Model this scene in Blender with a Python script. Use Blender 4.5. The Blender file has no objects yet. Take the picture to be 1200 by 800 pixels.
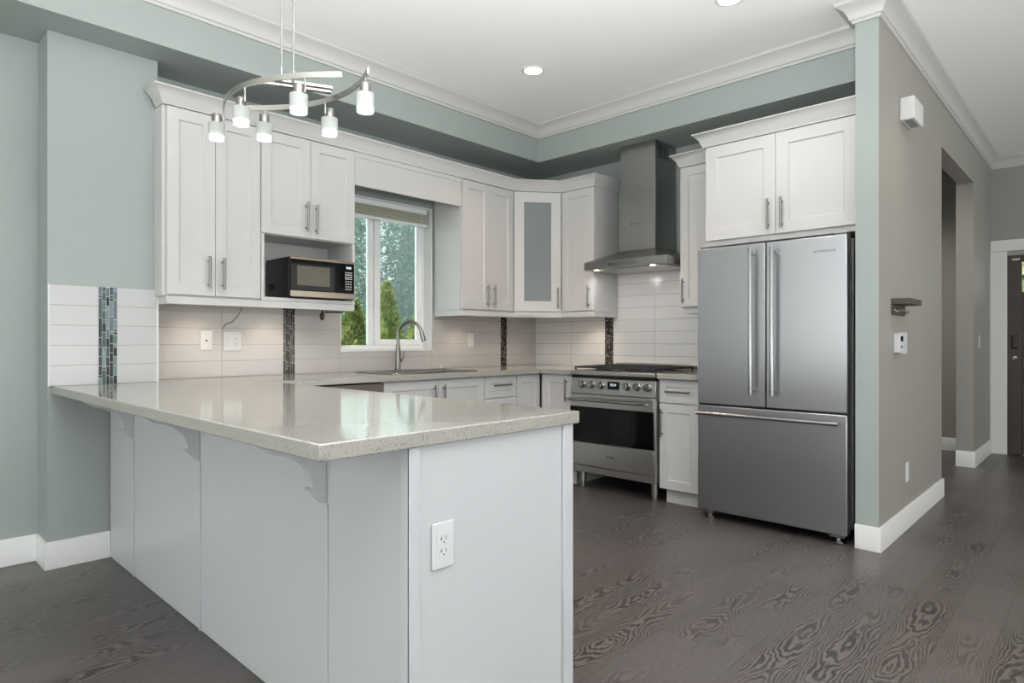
import bpy, bmesh, math, random
from mathutils import Vector, Matrix
C = bpy.context.scene
COL = C.collection
PI = math.pi
random.seed(7)

# ------------------------------------------------------------------ camera, world, light
YAW = 0.7604
cam_d = bpy.data.cameras.new('camera'); cam = bpy.data.objects.new('camera', cam_d); COL.objects.link(cam)
cam.location = (0, 0, 1.157)
cam.rotation_euler = (PI/2, 0, YAW - PI/2)
cam_d.sensor_width = 36; cam_d.lens = 743/1200*36; cam_d.clip_start = 0.05
C.camera = cam

w = bpy.data.worlds.new('sky'); C.world = w; w.use_nodes = True
nt = w.node_tree; bg = nt.nodes['Background']
tc = nt.nodes.new('ShaderNodeTexCoord'); sp = nt.nodes.new('ShaderNodeSeparateXYZ'); cr = nt.nodes.new('ShaderNodeValToRGB')
nt.links.new(tc.outputs['Generated'], sp.inputs[0]); nt.links.new(sp.outputs['Z'], cr.inputs[0]); nt.links.new(cr.outputs[0], bg.inputs[0])
cr.color_ramp.elements[0].color = (0.70, 0.71, 0.69, 1); cr.color_ramp.elements[0].position = 0.45
cr.color_ramp.elements[1].color = (0.92, 0.97, 1.0, 1); cr.color_ramp.elements[1].position = 0.62
bg.inputs[1].default_value = 3.6

def area(name, loc, rot, sx, sy, power, color=(1,1,1), spread=PI):
    l = bpy.data.lights.new(name, 'AREA'); l.shape = 'RECTANGLE'; l.size = sx; l.size_y = sy
    l.energy = power; l.color = color; l.spread = spread
    o = bpy.data.objects.new(name, l); COL.objects.link(o); o.location = loc; o.rotation_euler = rot
    return o
DAY = (0.975, 0.99, 1.0)
# added uplights at the unseen living-room windows lift the ceiling; daylight at kitchen window
area('ceiling_uplight_patio', (0.3, -3.34, 0.9), (PI/2+1.15, 0, 0), 4.6, 0.9, 45, DAY)
area('ceiling_uplight_hall', (5.3, -3.34, 0.9), (PI/2+1.15, 0, 0), 3.0, 0.9, 38, DAY)
area('ceiling_uplight_side', (-3.0, 1.4, 0.9), (PI/2+1.15, 0, -PI/2), 4.4, 0.9, 35, DAY)
area('daylight_kitchen_window', (2.95, 4.45, 1.68), (-PI/2, 0, 0), 0.85, 1.1, 3.2, DAY)
# added unseen lamp aimed at the ceiling, standing in for a bounced flash
fill = area('ceiling_fill', (0.5, 0.25, 1.70), (0, 0, 0), 0.9, 0.9, 205, (0.965, 0.985, 1.0), math.radians(150))
fill.rotation_euler = Vector((0.16, 0.15, 1.0)).to_track_quat('-Z', 'Y').to_euler()
C.view_settings.view_transform = 'Standard'; C.view_settings.look = 'None'
C.view_settings.exposure = 0.0; C.view_settings.gamma = 1.0; C.view_settings.use_curve_mapping = False

# ------------------------------------------------------------------ materials
def lin(c):
    return tuple((v/12.92 if v <= 0.04045 else ((v+0.055)/1.055)**2.4) for v in [q/255 for q in c]) + (1,)
MATS = {}
def mat(name, rgb, rough=0.5, metal=0.0, **kw):
    m = bpy.data.materials.new(name); m.use_nodes = True
    b = m.node_tree.nodes['Principled BSDF']
    b.inputs['Base Color'].default_value = lin(rgb)
    b.inputs['Roughness'].default_value = rough; b.inputs['Metallic'].default_value = metal
    for k, v in kw.items():
        b.inputs[k.replace('_', ' ')].default_value = v
    MATS[name] = m
    return m
def nodes(m): return m.node_tree.nodes, m.node_tree.links, m.node_tree.nodes['Principled BSDF']
def noise_bump(m, scale=200, strength=0.05, dist=0.001, vary=0.0):
    n, l, b = nodes(m)
    t = n.new('ShaderNodeTexCoord'); nz = n.new('ShaderNodeTexNoise'); nz.inputs['Scale'].default_value = scale
    bp = n.new('ShaderNodeBump'); bp.inputs['Strength'].default_value = strength; bp.inputs['Distance'].default_value = dist
    l.new(t.outputs['Object'], nz.inputs['Vector']); l.new(nz.outputs[0], bp.inputs['Height']); l.new(bp.outputs[0], b.inputs['Normal'])
    return m
WALL = noise_bump(mat('sage_wall_paint', (153, 161, 157), 0.55), 260, 0.06)
HALL = noise_bump(mat('greige_wall', (152, 149, 143), 0.5), 260, 0.06)  # warmer grey tone on the hallway walls
CEIL = noise_bump(mat('ceiling_paint', (247, 247, 245), 0.9), 120, 0.08)
CROWN = noise_bump(mat('crown_shaded_white', (190, 190, 187), 0.4), 60, 0.03)  # white trim darkened; the crown's shade is set into the colour
TRIM = noise_bump(mat('trim_paint', (226, 227, 226), 0.35), 60, 0.03)
CAB = noise_bump(mat('cabinet_paint', (197, 196, 195), 0.34), 80, 0.03)
PANEL = noise_bump(mat('peninsula_paint', (196, 198, 201), 0.34), 80, 0.03)
INS = noise_bump(mat('cabinet_interior', (205, 206, 205), 0.5), 80, 0.03)
PLAST = noise_bump(mat('white_plastic', (214, 216, 216), 0.3), 100, 0.01)
PLASTD = mat('grey_plastic', (90, 92, 92), 0.4)
BLK = noise_bump(mat('black_enamel', (16, 17, 17), 0.25), 200, 0.02)
IRON = noise_bump(mat('cast_iron', (30, 30, 29), 0.6), 300, 0.2)
DARK = mat('dark_gap', (22, 23, 23), 0.8)
NICKEL = mat('brushed_nickel', (138, 136, 131), 0.32, 1.0)
SATIN = mat('satin_nickel', (186, 184, 178), 0.3, 1.0)
CHROME = mat('chrome', (165, 166, 168), 0.2, 1.0)
def steel(name, rgb, rough, horizontal=False, aniso=0.5):
    m = mat(name, rgb, rough, 1.0)
    n, l, b = nodes(m)
    t = n.new('ShaderNodeTexCoord'); mp = n.new('ShaderNodeMapping'); nz = n.new('ShaderNodeTexNoise')
    mp.inputs['Scale'].default_value = (2, 2, 400) if horizontal else (400, 400, 2)
    nz.inputs['Scale'].default_value = 1; nz.inputs['Detail'].default_value = 3
    rr = n.new('ShaderNodeMapRange'); rr.inputs['To Min'].default_value = rough-0.012; rr.inputs['To Max'].default_value = rough+0.012
    l.new(t.outputs['Object'], mp.inputs[0]); l.new(mp.outputs[0], nz.inputs['Vector']); l.new(nz.outputs[0], rr.inputs[0])
    l.new(rr.outputs[0], b.inputs['Roughness'])
    return m
STEEL = steel('brushed_steel', (158, 159, 160), 0.3)
STEELH = steel('range_steel', (190, 190, 188), 0.30, True)
HOODS = steel('hood_steel', (150, 151, 149), 0.33)
MWS = mat('warm_reflection_steel', (142, 132, 120), 0.25, 1.0)  # warm reflections are tinted into the steel colour
GLASSB = mat('black_glass', (9, 11, 11), 0.05, Specular_IOR_Level=0.22)
FROST = mat('frosted_door_glass', (128, 135, 136), 0.22)
FROST.node_tree.nodes['Principled BSDF'].inputs['Transmission Weight'].default_value = 0.25
DOORW = noise_bump(mat('dark_stained_wood', (62, 50, 45), 0.4), 40, 0.1)
SHELFW = noise_bump(mat('weathered_dark_wood', (74, 66, 58), 0.6), 60, 0.3)
BLIND = noise_bump(mat('sage_blind_fabric', (176, 180, 160), 0.8), 300, 0.2)
VINYL = mat('white_vinyl', (240, 243, 243), 0.3)
LOGO = mat('logo_print', (70, 70, 72), 0.5)
SCREEN = mat('microwave_window', (92, 88, 76), 0.15, Specular_IOR_Level=0.25)
PRINT = mat('white_print', (215, 218, 218), 0.5)
BARK = noise_bump(mat('bark', (90, 75, 62), 0.9), 30, 0.5)
SOIL = noise_bump(mat('grass_ground', (96, 120, 74), 0.95), 20, 0.5)
def emit(name, rgb, s):
    m = mat(name, rgb, 0.5); b = nodes(m)[2]
    b.inputs['Emission Color'].default_value = lin(rgb); b.inputs['Emission Strength'].default_value = s
    return m
LAMP = emit('lamp_lens', (255, 250, 240), 9)
PUCK = emit('puck_lens', (255, 226, 190), 6)
LED = emit('display_digits', (200, 225, 235), 1.2)
def glass(name, rgb, rough=0.0, mixf=0.75):
    m = bpy.data.materials.new(name); m.use_nodes = True
    n, l = m.node_tree.nodes, m.node_tree.links; n.clear()
    o = n.new('ShaderNodeOutputMaterial'); tr = n.new('ShaderNodeBsdfTransparent'); gl = n.new('ShaderNodeBsdfGlossy')
    fr = n.new('ShaderNodeFresnel'); mx = n.new('ShaderNodeMixShader')
    tr.inputs[0].default_value = lin(rgb); gl.inputs['Roughness'].default_value = rough; fr.inputs[0].default_value = 1.45
    l.new(fr.outputs[0], mx.inputs[0]); l.new(tr.outputs[0], mx.inputs[1]); l.new(gl.outputs[0], mx.inputs[2]); l.new(mx.outputs[0], o.inputs[0])
    return m
PANE = glass('window_glass', (236, 246, 244))
def shade_glass():
    m = mat('frosted_lamp_glass', (205, 209, 208), 0.4); b = nodes(m)[2]
    b.inputs['Transmission Weight'].default_value = 0.55; b.inputs['IOR'].default_value = 1.2
    return m
SHADE = shade_glass()

# quartz: warm pale grey with fine dark and light flecks
def quartz():
    m = mat('speckled_quartz', (188, 184, 174), 0.09); n, l, b = nodes(m)
    t = n.new('ShaderNodeTexCoord')
    v1 = n.new('ShaderNodeTexVoronoi'); v1.inputs['Scale'].default_value = 330
    v2 = n.new('ShaderNodeTexVoronoi'); v2.inputs['Scale'].default_value = 420
    nz = n.new('ShaderNodeTexNoise'); nz.inputs['Scale'].default_value = 55; nz.inputs['Detail'].default_value = 4
    for q in (v1, v2, nz): l.new(t.outputs['Object'], q.inputs['Vector'])
    sep = n.new('ShaderNodeSeparateColor'); l.new(v1.outputs['Color'], sep.inputs[0])
    r1 = n.new('ShaderNodeValToRGB'); e = r1.color_ramp
    e.interpolation = 'CONSTANT'
    e.elements[0].position = 0; e.elements[0].color = lin((62, 60, 56))
    e.elements[1].position = 0.06; e.elements[1].color = lin((158, 156, 149))
    q = e.elements.new(0.45); q.color = lin((160, 156, 147)); q = e.elements.new(0.9); q.color = lin((172, 170, 164))
    l.new(sep.outputs[0], r1.inputs[0])
    sep2 = n.new('ShaderNodeSeparateColor'); l.new(v2.outputs['Color'], sep2.inputs[0])
    r2 = n.new('ShaderNodeValToRGB'); e = r2.color_ramp; e.interpolation = 'CONSTANT'
    e.elements[0].color = lin((120, 115, 106)); e.elements[1].position = 0.07; e.elements[1].color = lin((158, 156, 150))
    l.new(sep2.outputs[1], r2.inputs[0])
    mx = n.new('ShaderNodeMix'); mx.data_type = 'RGBA'; mx.blend_type = 'MIX'; mx.inputs[0].default_value = 0.5
    l.new(nz.outputs[0], mx.inputs[0])
    l.new(r1.outputs[0], mx.inputs[6]); l.new(r2.outputs[0], mx.inputs[7]); l.new(mx.outputs[2], b.inputs['Base Color'])
    return m
QUARTZ = quartz()

# floor: grey-brown oak planks running along x, cathedral grain
def floor_mat():
    m = mat('oak_plank_floor', (96, 88, 85), 0.3); n, l, b = nodes(m)
    t = n.new('ShaderNodeTexCoord'); sx = n.new('ShaderNodeSeparateXYZ'); l.new(t.outputs['Object'], sx.inputs[0])
    def M(op, a, c=None, d=None):
        q = n.new('ShaderNodeMath'); q.operation = op
        for i, v in enumerate((a, c, d)):
            if v is None: continue
            if isinstance(v, (int, float)): q.inputs[i].default_value = v
            else: l.new(v, q.inputs[i])
        return q.outputs[0]
    W, L = 0.165, 1.35
    row = M('FLOOR', M('DIVIDE', sx.outputs['Y'], W))
    off = M('MULTIPLY', M('FRACT', M('MULTIPLY', row, 0.6180339)), L)
    xs = M('DIVIDE', M('ADD', sx.outputs['X'], off), L)
    cx = M('FLOOR', xs)
    comb = n.new('ShaderNodeCombineXYZ'); l.new(row, comb.inputs[0]); l.new(cx, comb.inputs[1])
    wn = n.new('ShaderNodeTexWhiteNoise'); wn.noise_dimensions = '2D'; l.new(comb.outputs[0], wn.inputs['Vector'])
    wsep = n.new('ShaderNodeSeparateColor'); l.new(wn.outputs['Color'], wsep.inputs[0])
    # cathedral figure: nested contours round a wandering centre line of each plank
    yl = M('SUBTRACT', M('MULTIPLY', M('FRACT', M('DIVIDE', sx.outputs['Y'], W)), 2.0), M('ADD', 0.6, M('MULTIPLY', wsep.outputs[1], 0.8)))
    gx = M('ADD', sx.outputs['X'], M('MULTIPLY', wsep.outputs[0], 37.0))
    gv = n.new('ShaderNodeCombineXYZ'); l.new(gx, gv.inputs[0]); l.new(M('MULTIPLY', wsep.outputs[1], 53.0), gv.inputs[1])
    n1 = n.new('ShaderNodeTexNoise'); n1.inputs['Scale'].default_value = 1.9; n1.inputs['Detail'].default_value = 1.0; l.new(gv.outputs[0], n1.inputs['Vector'])
    gv2 = n.new('ShaderNodeCombineXYZ'); l.new(M('MULTIPLY', gx, 5.0), gv2.inputs[0]); l.new(M('MULTIPLY', sx.outputs['Y'], 17.0), gv2.inputs[1]); l.new(M('MULTIPLY', wsep.outputs[2], 11), gv2.inputs[2])
    n2 = n.new('ShaderNodeTexNoise'); n2.inputs['Scale'].default_value = 1.0; n2.inputs['Detail'].default_value = 3.0; l.new(gv2.outputs[0], n2.inputs['Vector'])
    fld = M('ADD', M('ADD', M('MULTIPLY', M('MULTIPLY', yl, yl), 5.5), M('MULTIPLY', n1.outputs[0], 17.0)), M('MULTIPLY', n2.outputs[0], 5.0))
    rings = M('MULTIPLY', M('ADD', M('SINE', M('MULTIPLY', fld, 6.2832)), 1.0), 0.5)
    rr_ = n.new('ShaderNodeMapRange'); rr_.interpolation_type = 'SMOOTHSTEP'; rr_.inputs['From Min'].default_value = 0.2; rr_.inputs['From Max'].default_value = 0.8; l.new(rings, rr_.inputs[0]); rings = rr_.outputs[0]
    # fine pores
    fv = n.new('ShaderNodeCombineXYZ'); l.new(M('MULTIPLY', sx.outputs['X'], 12), fv.inputs[0]); l.new(M('MULTIPLY', sx.outputs['Y'], 260), fv.inputs[1])
    fn = n.new('ShaderNodeTexNoise'); fn.inputs['Scale'].default_value = 1; fn.inputs['Detail'].default_value = 3; l.new(fv.outputs[0], fn.inputs['Vector'])
    big = n.new('ShaderNodeTexNoise'); big.inputs['Scale'].default_value = 1.3; l.new(gv.outputs[0], big.inputs['Vector'])
    amt = n.new('ShaderNodeMapRange'); amt.inputs['From Min'].default_value = 0.38; amt.inputs['From Max'].default_value = 0.58
    amt.inputs['To Min'].default_value = 0.0; amt.inputs['To Max'].default_value = 1.0; l.new(big.outputs[0], amt.inputs[0])
    g = M('MULTIPLY', rings, amt.outputs[0])
    base = n.new('ShaderNodeMix'); base.data_type = 'RGBA'
    base.inputs[6].default_value = lin((60, 55, 55)); base.inputs[7].default_value = lin((76, 70, 69)); l.new(wsep.outputs[0], base.inputs[0])
    light = n.new('ShaderNodeMix'); light.data_type = 'RGBA'; l.new(M('MULTIPLY', M('POWER', fn.outputs[0], 2.0), 2.2), light.inputs[0])
    l.new(base.outputs[2], light.inputs[6]); light.inputs[7].default_value = lin((92, 86, 83))
    ring = n.new('ShaderNodeMix'); ring.data_type = 'RGBA'; l.new(rings, ring.inputs[0]); ring.inputs[6].default_value = lin((38, 34, 34)); ring.inputs[7].default_value = lin((96, 89, 86))
    dk = n.new('ShaderNodeMix'); dk.data_type = 'RGBA'; l.new(M('MULTIPLY', amt.outputs[0], 0.85), dk.inputs[0])
    l.new(light.outputs[2], dk.inputs[6]); l.new(ring.outputs[2], dk.inputs[7])
    fy = M('FRACT', M('DIVIDE', sx.outputs['Y'], W)); fx = M('FRACT', xs)
    seam = M('MAXIMUM', M('LESS_THAN', fy, 0.012), M('LESS_THAN', fx, 0.0016))
    sm = n.new('ShaderNodeMix'); sm.data_type = 'RGBA'; l.new(M('MULTIPLY', seam, 0.7), sm.inputs[0])
    l.new(dk.outputs[2], sm.inputs[6]); sm.inputs[7].default_value = lin((40, 37, 37))
    l.new(sm.outputs[2], b.inputs['Base Color'])
    rg = n.new('ShaderNodeMapRange'); rg.inputs['To Min'].default_value = 0.27; rg.inputs['To Max'].default_value = 0.42; l.new(fn.outputs[0], rg.inputs[0])
    l.new(rg.outputs[0], b.inputs['Roughness'])
    bp = n.new('ShaderNodeBump'); bp.inputs['Strength'].default_value = 0.25; bp.inputs['Distance'].default_value = 0.001
    l.new(M('ADD', g, M('MULTIPLY', seam, 2)), bp.inputs['Height']); bp.invert = True; l.new(bp.outputs[0], b.inputs['Normal'])
    return m
FLOOR = floor_mat()

# stacked tile; u = horizontal object axis, joints at given spacing
def tile_mat(name, axis, u0, du, z0=0.93, dz=0.1035, rgb=(204, 201, 198)):
    m = mat(name, rgb, 0.16); n, l, b = nodes(m)
    t = n.new('ShaderNodeTexCoord'); sx = n.new('ShaderNodeSeparateXYZ'); l.new(t.outputs['Object'], sx.inputs[0])
    def M(op, a, c=None):
        q = n.new('ShaderNodeMath'); q.operation = op
        for i, v in enumerate((a, c)):
            if v is None: continue
            if isinstance(v, (int, float)): q.inputs[i].default_value = v
            else: l.new(v, q.inputs[i])
        return q.outputs[0]
    def d(src, o, s):
        f = M('FRACT', M('DIVIDE', M('SUBTRACT', src, o), s))
        return M('MULTIPLY', M('MINIMUM', f, M('SUBTRACT', 1.0, f)), s)
    dist = M('MINIMUM', d(sx.outputs['Z'], z0, dz), d(sx.outputs[axis], u0, du))
    mr = n.new('ShaderNodeMapRange'); mr.inputs['From Min'].default_value = 0.0011; mr.inputs['From Max'].default_value = 0.0024; l.new(dist, mr.inputs[0])
    mx = n.new('ShaderNodeMix'); mx.data_type = 'RGBA'; l.new(mr.outputs[0], mx.inputs[0])
    mx.inputs[6].default_value = lin((158, 156, 152)); mx.inputs[7].default_value = lin(rgb); l.new(mx.outputs[2], b.inputs['Base Color'])
    bp = n.new('ShaderNodeBump'); bp.inputs['Strength'].default_value = 0.5; bp.inputs['Distance'].default_value = 0.0015
    l.new(mr.outputs[0], bp.inputs['Height']); l.new(bp.outputs[0], b.inputs['Normal'])
    return m
TILE_S = tile_mat('white_wall_tile_sink', 'X', 1.655, 0.855, rgb=(182, 178, 175))  # same white tile throughout; the light each wall gets is toned into it
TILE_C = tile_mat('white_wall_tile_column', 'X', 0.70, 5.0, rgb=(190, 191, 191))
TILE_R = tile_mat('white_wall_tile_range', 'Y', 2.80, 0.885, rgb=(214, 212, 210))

# ------------------------------------------------------------------ mesh helpers
class MB:
    def __init__(s): s.bm = bmesh.new(); s.mi = 0
    def box(s, x0, x1, y0, y1, z0, z1, mi=0):
        vs = [s.bm.verts.new(p) for p in ((x0,y0,z0),(x1,y0,z0),(x1,y1,z0),(x0,y1,z0),(x0,y0,z1),(x1,y0,z1),(x1,y1,z1),(x0,y1,z1))]
        for f in ((3,2,1,0),(4,5,6,7),(0,1,5,4),(1,2,6,5),(2,3,7,6),(3,0,4,7)):
            q = s.bm.faces.new([vs[i] for i in f]); q.material_index = mi
        return s
    def prism(s, poly, fn, a, b, mi=0):
        n = len(poly); A = [s.bm.verts.new(fn(p, a)) for p in poly]; B = [s.bm.verts.new(fn(p, b)) for p in poly]
        s.bm.faces.new(A[::-1]).material_index = mi; s.bm.faces.new(B).material_index = mi
        for i in range(n): s.bm.faces.new((A[i], A[(i+1)%n], B[(i+1)%n], B[i])).material_index = mi
        return s
    def tube(s, pts, r, seg=12, mi=0, cap=True):
        pts = [Vector(p) for p in pts]; rings = []
        rs = r if isinstance(r, (list, tuple)) else [r]*len(pts)
        prev = None
        for i, p in enumerate(pts):
            d = (pts[min(i+1, len(pts)-1)] - pts[max(i-1, 0)])
            if d.length < 1e-9: d = Vector((0,0,1))
            d.normalize()
            if prev is None:
                u = d.orthogonal().normalized()
            else:
                u = prev - d*prev.dot(d)
                u = u.normalized() if u.length > 1e-6 else d.orthogonal().normalized()
            prev = u; v = d.cross(u)
            rings.append([s.bm.verts.new(p + (u*math.cos(2*PI*k/seg) + v*math.sin(2*PI*k/seg))*rs[i]) for k in range(seg)])
        for a, b in zip(rings, rings[1:]):
            for k in range(seg):
                f = s.bm.faces.new((a[k], a[(k+1)%seg], b[(k+1)%seg], b[k])); f.smooth = True; f.material_index = mi
        if cap:
            s.bm.faces.new(rings[0][::-1]).material_index = mi; s.bm.faces.new(rings[-1]).material_index = mi
        return s
    def lathe(s, prof, c=(0,0,0), axis='Z', seg=20, mi=0):
        ax = {'X':(Vector((1,0,0)),Vector((0,1,0)),Vector((0,0,1))),'Y':(Vector((0,1,0)),Vector((0,0,1)),Vector((1,0,0))),'Z':(Vector((0,0,1)),Vector((1,0,0)),Vector((0,1,0)))}[axis]
        c = Vector(c); rings = []
        for r, h in prof:
            r = max(r, 1e-4)
            rings.append([s.bm.verts.new(c + ax[0]*h + (ax[1]*math.cos(2*PI*k/seg)+ax[2]*math.sin(2*PI*k/seg))*r) for k in range(seg)])
        for a, b in zip(rings, rings[1:]):
            for k in range(seg):
                f = s.bm.faces.new((a[k], a[(k+1)%seg], b[(k+1)%seg], b[k])); f.material_index = mi; f.smooth = True
        s.bm.faces.new(rings[0][::-1]).material_index = mi; s.bm.faces.new(rings[-1]).material_index = mi
        return s
    def sweep(s, path, prof, closed=False, mi=0):
        """path: 2D points; prof: (out, z) with out measured to the right of travel"""
        P = [Vector(p) for p in path]; n = len(P); rings = []
        def nrm(a, b): d = (b-a).normalized(); return Vector((d.y, -d.x))
        for i, p in enumerate(P):
            ns = []
            if i > 0: ns.append(nrm(P[i-1], p))
            if i < n-1: ns.append(nrm(p, P[i+1]))
            if len(ns) == 2:
                m = (ns[0]+ns[1]); m = m/(m.length**2)*2
            else: m = ns[0]
            rings.append([s.bm.verts.new((p.x+m.x*o, p.y+m.y*o, z)) for o, z in prof])
        k = len(prof)
        for a, b in zip(rings, rings[1:]):
            for j in range(k): s.bm.faces.new((a[j], b[j], b[(j+1)%k], a[(j+1)%k])).material_index = mi
        s.bm.faces.new(rings[0]).material_index = mi; s.bm.faces.new(rings[-1][::-1]).material_index = mi
        return s
    def build(s, name, mats, parent=None, bevel=0.0, seg=2, loc=None, rotz=0, smooth=False):
        bmesh.ops.recalc_face_normals(s.bm, faces=s.bm.faces)
        me = bpy.data.meshes.new(name); s.bm.to_mesh(me); s.bm.free()
        me.set_sharp_from_angle(angle=math.radians(38))
        for m in (mats if isinstance(mats, (list, tuple)) else [mats]): me.materials.append(m)
        o = bpy.data.objects.new(name, me); COL.objects.link(o)
        if parent: o.parent = parent
        if loc: o.location = loc
        o.rotation_euler.z = rotz
        if bevel:
            b = o.modifiers.new('bevel', 'BEVEL'); b.width = bevel; b.segments = seg; b.limit_method = 'ANGLE'; b.angle_limit = math.radians(35)
            b.harden_normals = False
        return o
def thing(name, label, cat, loc=(0,0,0), rotz=0, group=None):
    o = bpy.data.objects.new(name, None); COL.objects.link(o); o.location = loc; o.rotation_euler = (0,0,rotz)
    o.empty_display_size = 0.05
    o['label'] = label; o['category'] = cat
    if group: o['group'] = group
    return o
def tag(o, label, cat, group=None):
    o['label'] = label; o['category'] = cat
    if group: o['group'] = group
    return o
def struct(o, label=None):
    o['kind'] = 'structure'
    if label: o['label'] = label
    return o
def kids(o): return [c for c in bpy.data.objects if c.parent == o]
def dup(root, loc, rotz=0, label=None):
    r = root.copy(); COL.objects.link(r); r.location = loc; r.rotation_euler = (0,0,rotz)
    if label: r['label'] = label
    for ch in kids(root):
        c = ch.copy(); COL.objects.link(c); c.parent = r
        for g in kids(ch):
            d = g.copy(); COL.objects.link(d); d.parent = c
    return r

# key dimensions (metres, floor z=0)
YS, XR = 4.14, 4.69            # plaster faces of the sink wall and the range wall
TS, TR = 4.13, 4.68            # tile faces
ZC = 3.05                      # ceiling
ZSOF = 2.738                   # underside of the dropped soffit
ZT = 0.93                      # counter top height

# ------------------------------------------------------------------ the setting
struct(MB().box(-3.6, 9.2, -4.1, 6.0, -0.1, 0).build('floor', FLOOR), 'grey brown oak plank floor with bold grain')
struct(MB().box(-3.6, 9.2, -4.1, 6.0, ZC, ZC+0.15).build('ceiling', CEIL), 'flat white ceiling')
# sink wall with window hole
WX0, WX1, WZ0, WZ1 = 2.51, 3.38, 1.083, 2.262
wb = MB()
for x0, x1, z0, z1 in ((-3.2, WX0, 0, ZC), (WX1, 4.95, 0, ZC), (WX0, WX1, 0, WZ0), (WX0, WX1, WZ1, ZC)):
    wb.box(x0, x1, YS, YS+0.2, z0, z1)
wall_back = struct(wb.build('wall_back', WALL), 'pale sage wall with the sink window')
wall_col = struct(MB().box(0.705, 1.215, 3.92, YS-0.001, 0, ZSOF-0.001).build('wall_column', WALL), 'pale sage wall projection at the peninsula end')
wall_right = struct(MB().box(XR, XR+0.12, 1.058, YS-0.001, 0, ZC).build('wall_right', WALL), 'wall behind range and fridge')
# hall wall with its free end beside the fridge; opening further along
wh = MB(); wh.box(3.91, 5.65, 0.94, 1.057, 0, ZC); wh.box(7.13, 8.2, 0.94, 1.075, 0, ZC); wh.box(5.65, 7.13, 0.94, 1.057, 2.615, ZC)
wall_hall = struct(wh.build('wall_hall', HALL), 'long hallway wall with a cased opening')
for p in wall_hall.data.polygons: p.material_index = 0
wall_hall.data.materials.append(WALL)
for p in wall_hall.data.polygons:
    if p.normal.x < -0.9 and p.center.x < 4: p.material_index = 1
struct(MB().box(8.2, 8.32, -4.0, 0.824-0.0, 2.035, ZC).box(8.2, 8.32, 0.824, 1.2, 0, ZC).box(8.2, 8.32, -4.0, -0.12, 0, 2.035).build('wall_entry', HALL), 'entry wall around the front door')
struct(MB().box(8.08, 8.19, 1.2, 3.2, 0, ZC).box(5.0, 8.08, 3.1, 3.2, 0, ZC).build('wall_passage', HALL), 'wall seen through the hallway opening')
# living-room walls behind the camera with large windows
wl = MB()
for y0, y1, z0, z1 in ((-4.0, -0.9, 0, ZC), (3.75, YS, 0, ZC), (-0.9, 3.75, 0, 0.3), (-0.9, 3.75, 2.6, ZC)): wl.box(-3.2, -3.05, y0, y1, z0, z1)
struct(wl.build('wall_left', WALL), 'living room wall with wide window')
wf = MB()
for x0, x1, z0, z1 in ((-3.05, -2.1, 0, ZC), (2.7, 3.8, 0, ZC), (6.8, 8.2, 0, ZC), (-2.1, 2.7, 0, 0.3), (-2.1, 2.7, 2.6, ZC), (3.8, 6.8, 0, 0.3), (3.8, 6.8, 2.6, ZC)): wf.box(x0, x1, -3.55, -3.4, z0, z1)  # second opening added to go with the hall uplight
struct(wf.build('wall_front', WALL), 'living room wall with patio window')
# soffit ring above the cabinets
struct(MB().box(-3.05, 4.22, 3.69, YS-0.002, ZSOF, ZC-0.001).box(4.22, XR-0.002, 1.058, YS-0.002, ZSOF, ZC-0.001).build('wall_soffit', WALL), 'sage dropped soffit above the cabinets')
# crown around the ceiling
crown = [(0.0, ZC-0.112), (0.012, ZC-0.112), (0.014, ZC-0.098), (0.024, ZC-0.092), (0.030, ZC-0.070), (0.048, ZC-0.042), (0.072, ZC-0.026), (0.084, ZC-0.018), (0.088, ZC-0.002), (0.0, ZC-0.002)]
crown = [(o-0.001 if i in (0, 9) else o, z) for i, (o, z) in enumerate(crown)]
struct(MB().sweep([(-3.04, 3.689), (4.219, 3.689), (4.219, 1.059), (3.909, 1.059), (3.909, 0.939), (8.199, 0.939), (8.199, -3.3)], crown).build('trim_1', CROWN), 'white crown moulding around the ceiling')
def base(path, name, label, h=0.135):
    return struct(MB().sweep(path, [(0.0005, 0.001), (0.014, 0.001), (0.014, h-0.006), (0.010, h), (0.0005, h)]).build(name, TRIM), label)
base([(-3.04, YS), (0.705, YS), (0.705, 3.92), (0.979, 3.92)], 'baseboard_left', 'white baseboard left of the peninsula', 0.14)
base([(3.91, 1.057), (3.91, 0.94), (5.65, 0.94), (5.65, 1.057)], 'baseboard_hall', 'white baseboard around the hallway wall end')
base([(7.13, 1.075), (7.13, 0.94), (8.17, 0.94)], 'baseboard_entry', 'white baseboard beside the front door', 0.145)
base([(8.08, 3.0), (8.08, 1.2)], 'baseboard_passage', 'white baseboard seen through the opening')

# backsplash tile with mosaic strips, belonging to the walls
splash = MB()
STR1, STR2 = (2.068, 2.152), (4.19, 4.272)
for x0, x1 in ((1.216, STR1[0]), (STR1[1], WX0)): splash.box(x0, x1, TS, YS-0.0005, ZT, 1.40)
splash.box(WX0, WX1, TS, YS-0.0005, ZT, WZ0-0.004)
splash.box(WX1, STR2[0], TS, YS-0.0005, ZT, 1.40); splash.box(STR2[1], TR, TS, YS-0.0005, ZT, 1.40)
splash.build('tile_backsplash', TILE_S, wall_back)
sc = MB(); sc.box(0.706, 0.925, 3.908, 3.9195, ZT, 1.448); sc.box(1.012, 1.206, 3.908, 3.9195, ZT, 1.448)
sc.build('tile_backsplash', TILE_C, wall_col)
MB().box(0.7055, 0.7115, 3.907, 3.92, ZT, 1.449).box(1.206, 1.2165, 3.906, 3.92, ZT, 1.449).build('tile_edge_trim', PLAST, wall_col)
sr = MB(); sr.box(TR, XR-0.0005, 3.305, TS, ZT, 1.40); sr.box(TR, XR-0.0005, 2.08, 3.215, ZT, 1.86)
sr.build('tile_backsplash', TILE_R, wall_right)
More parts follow.
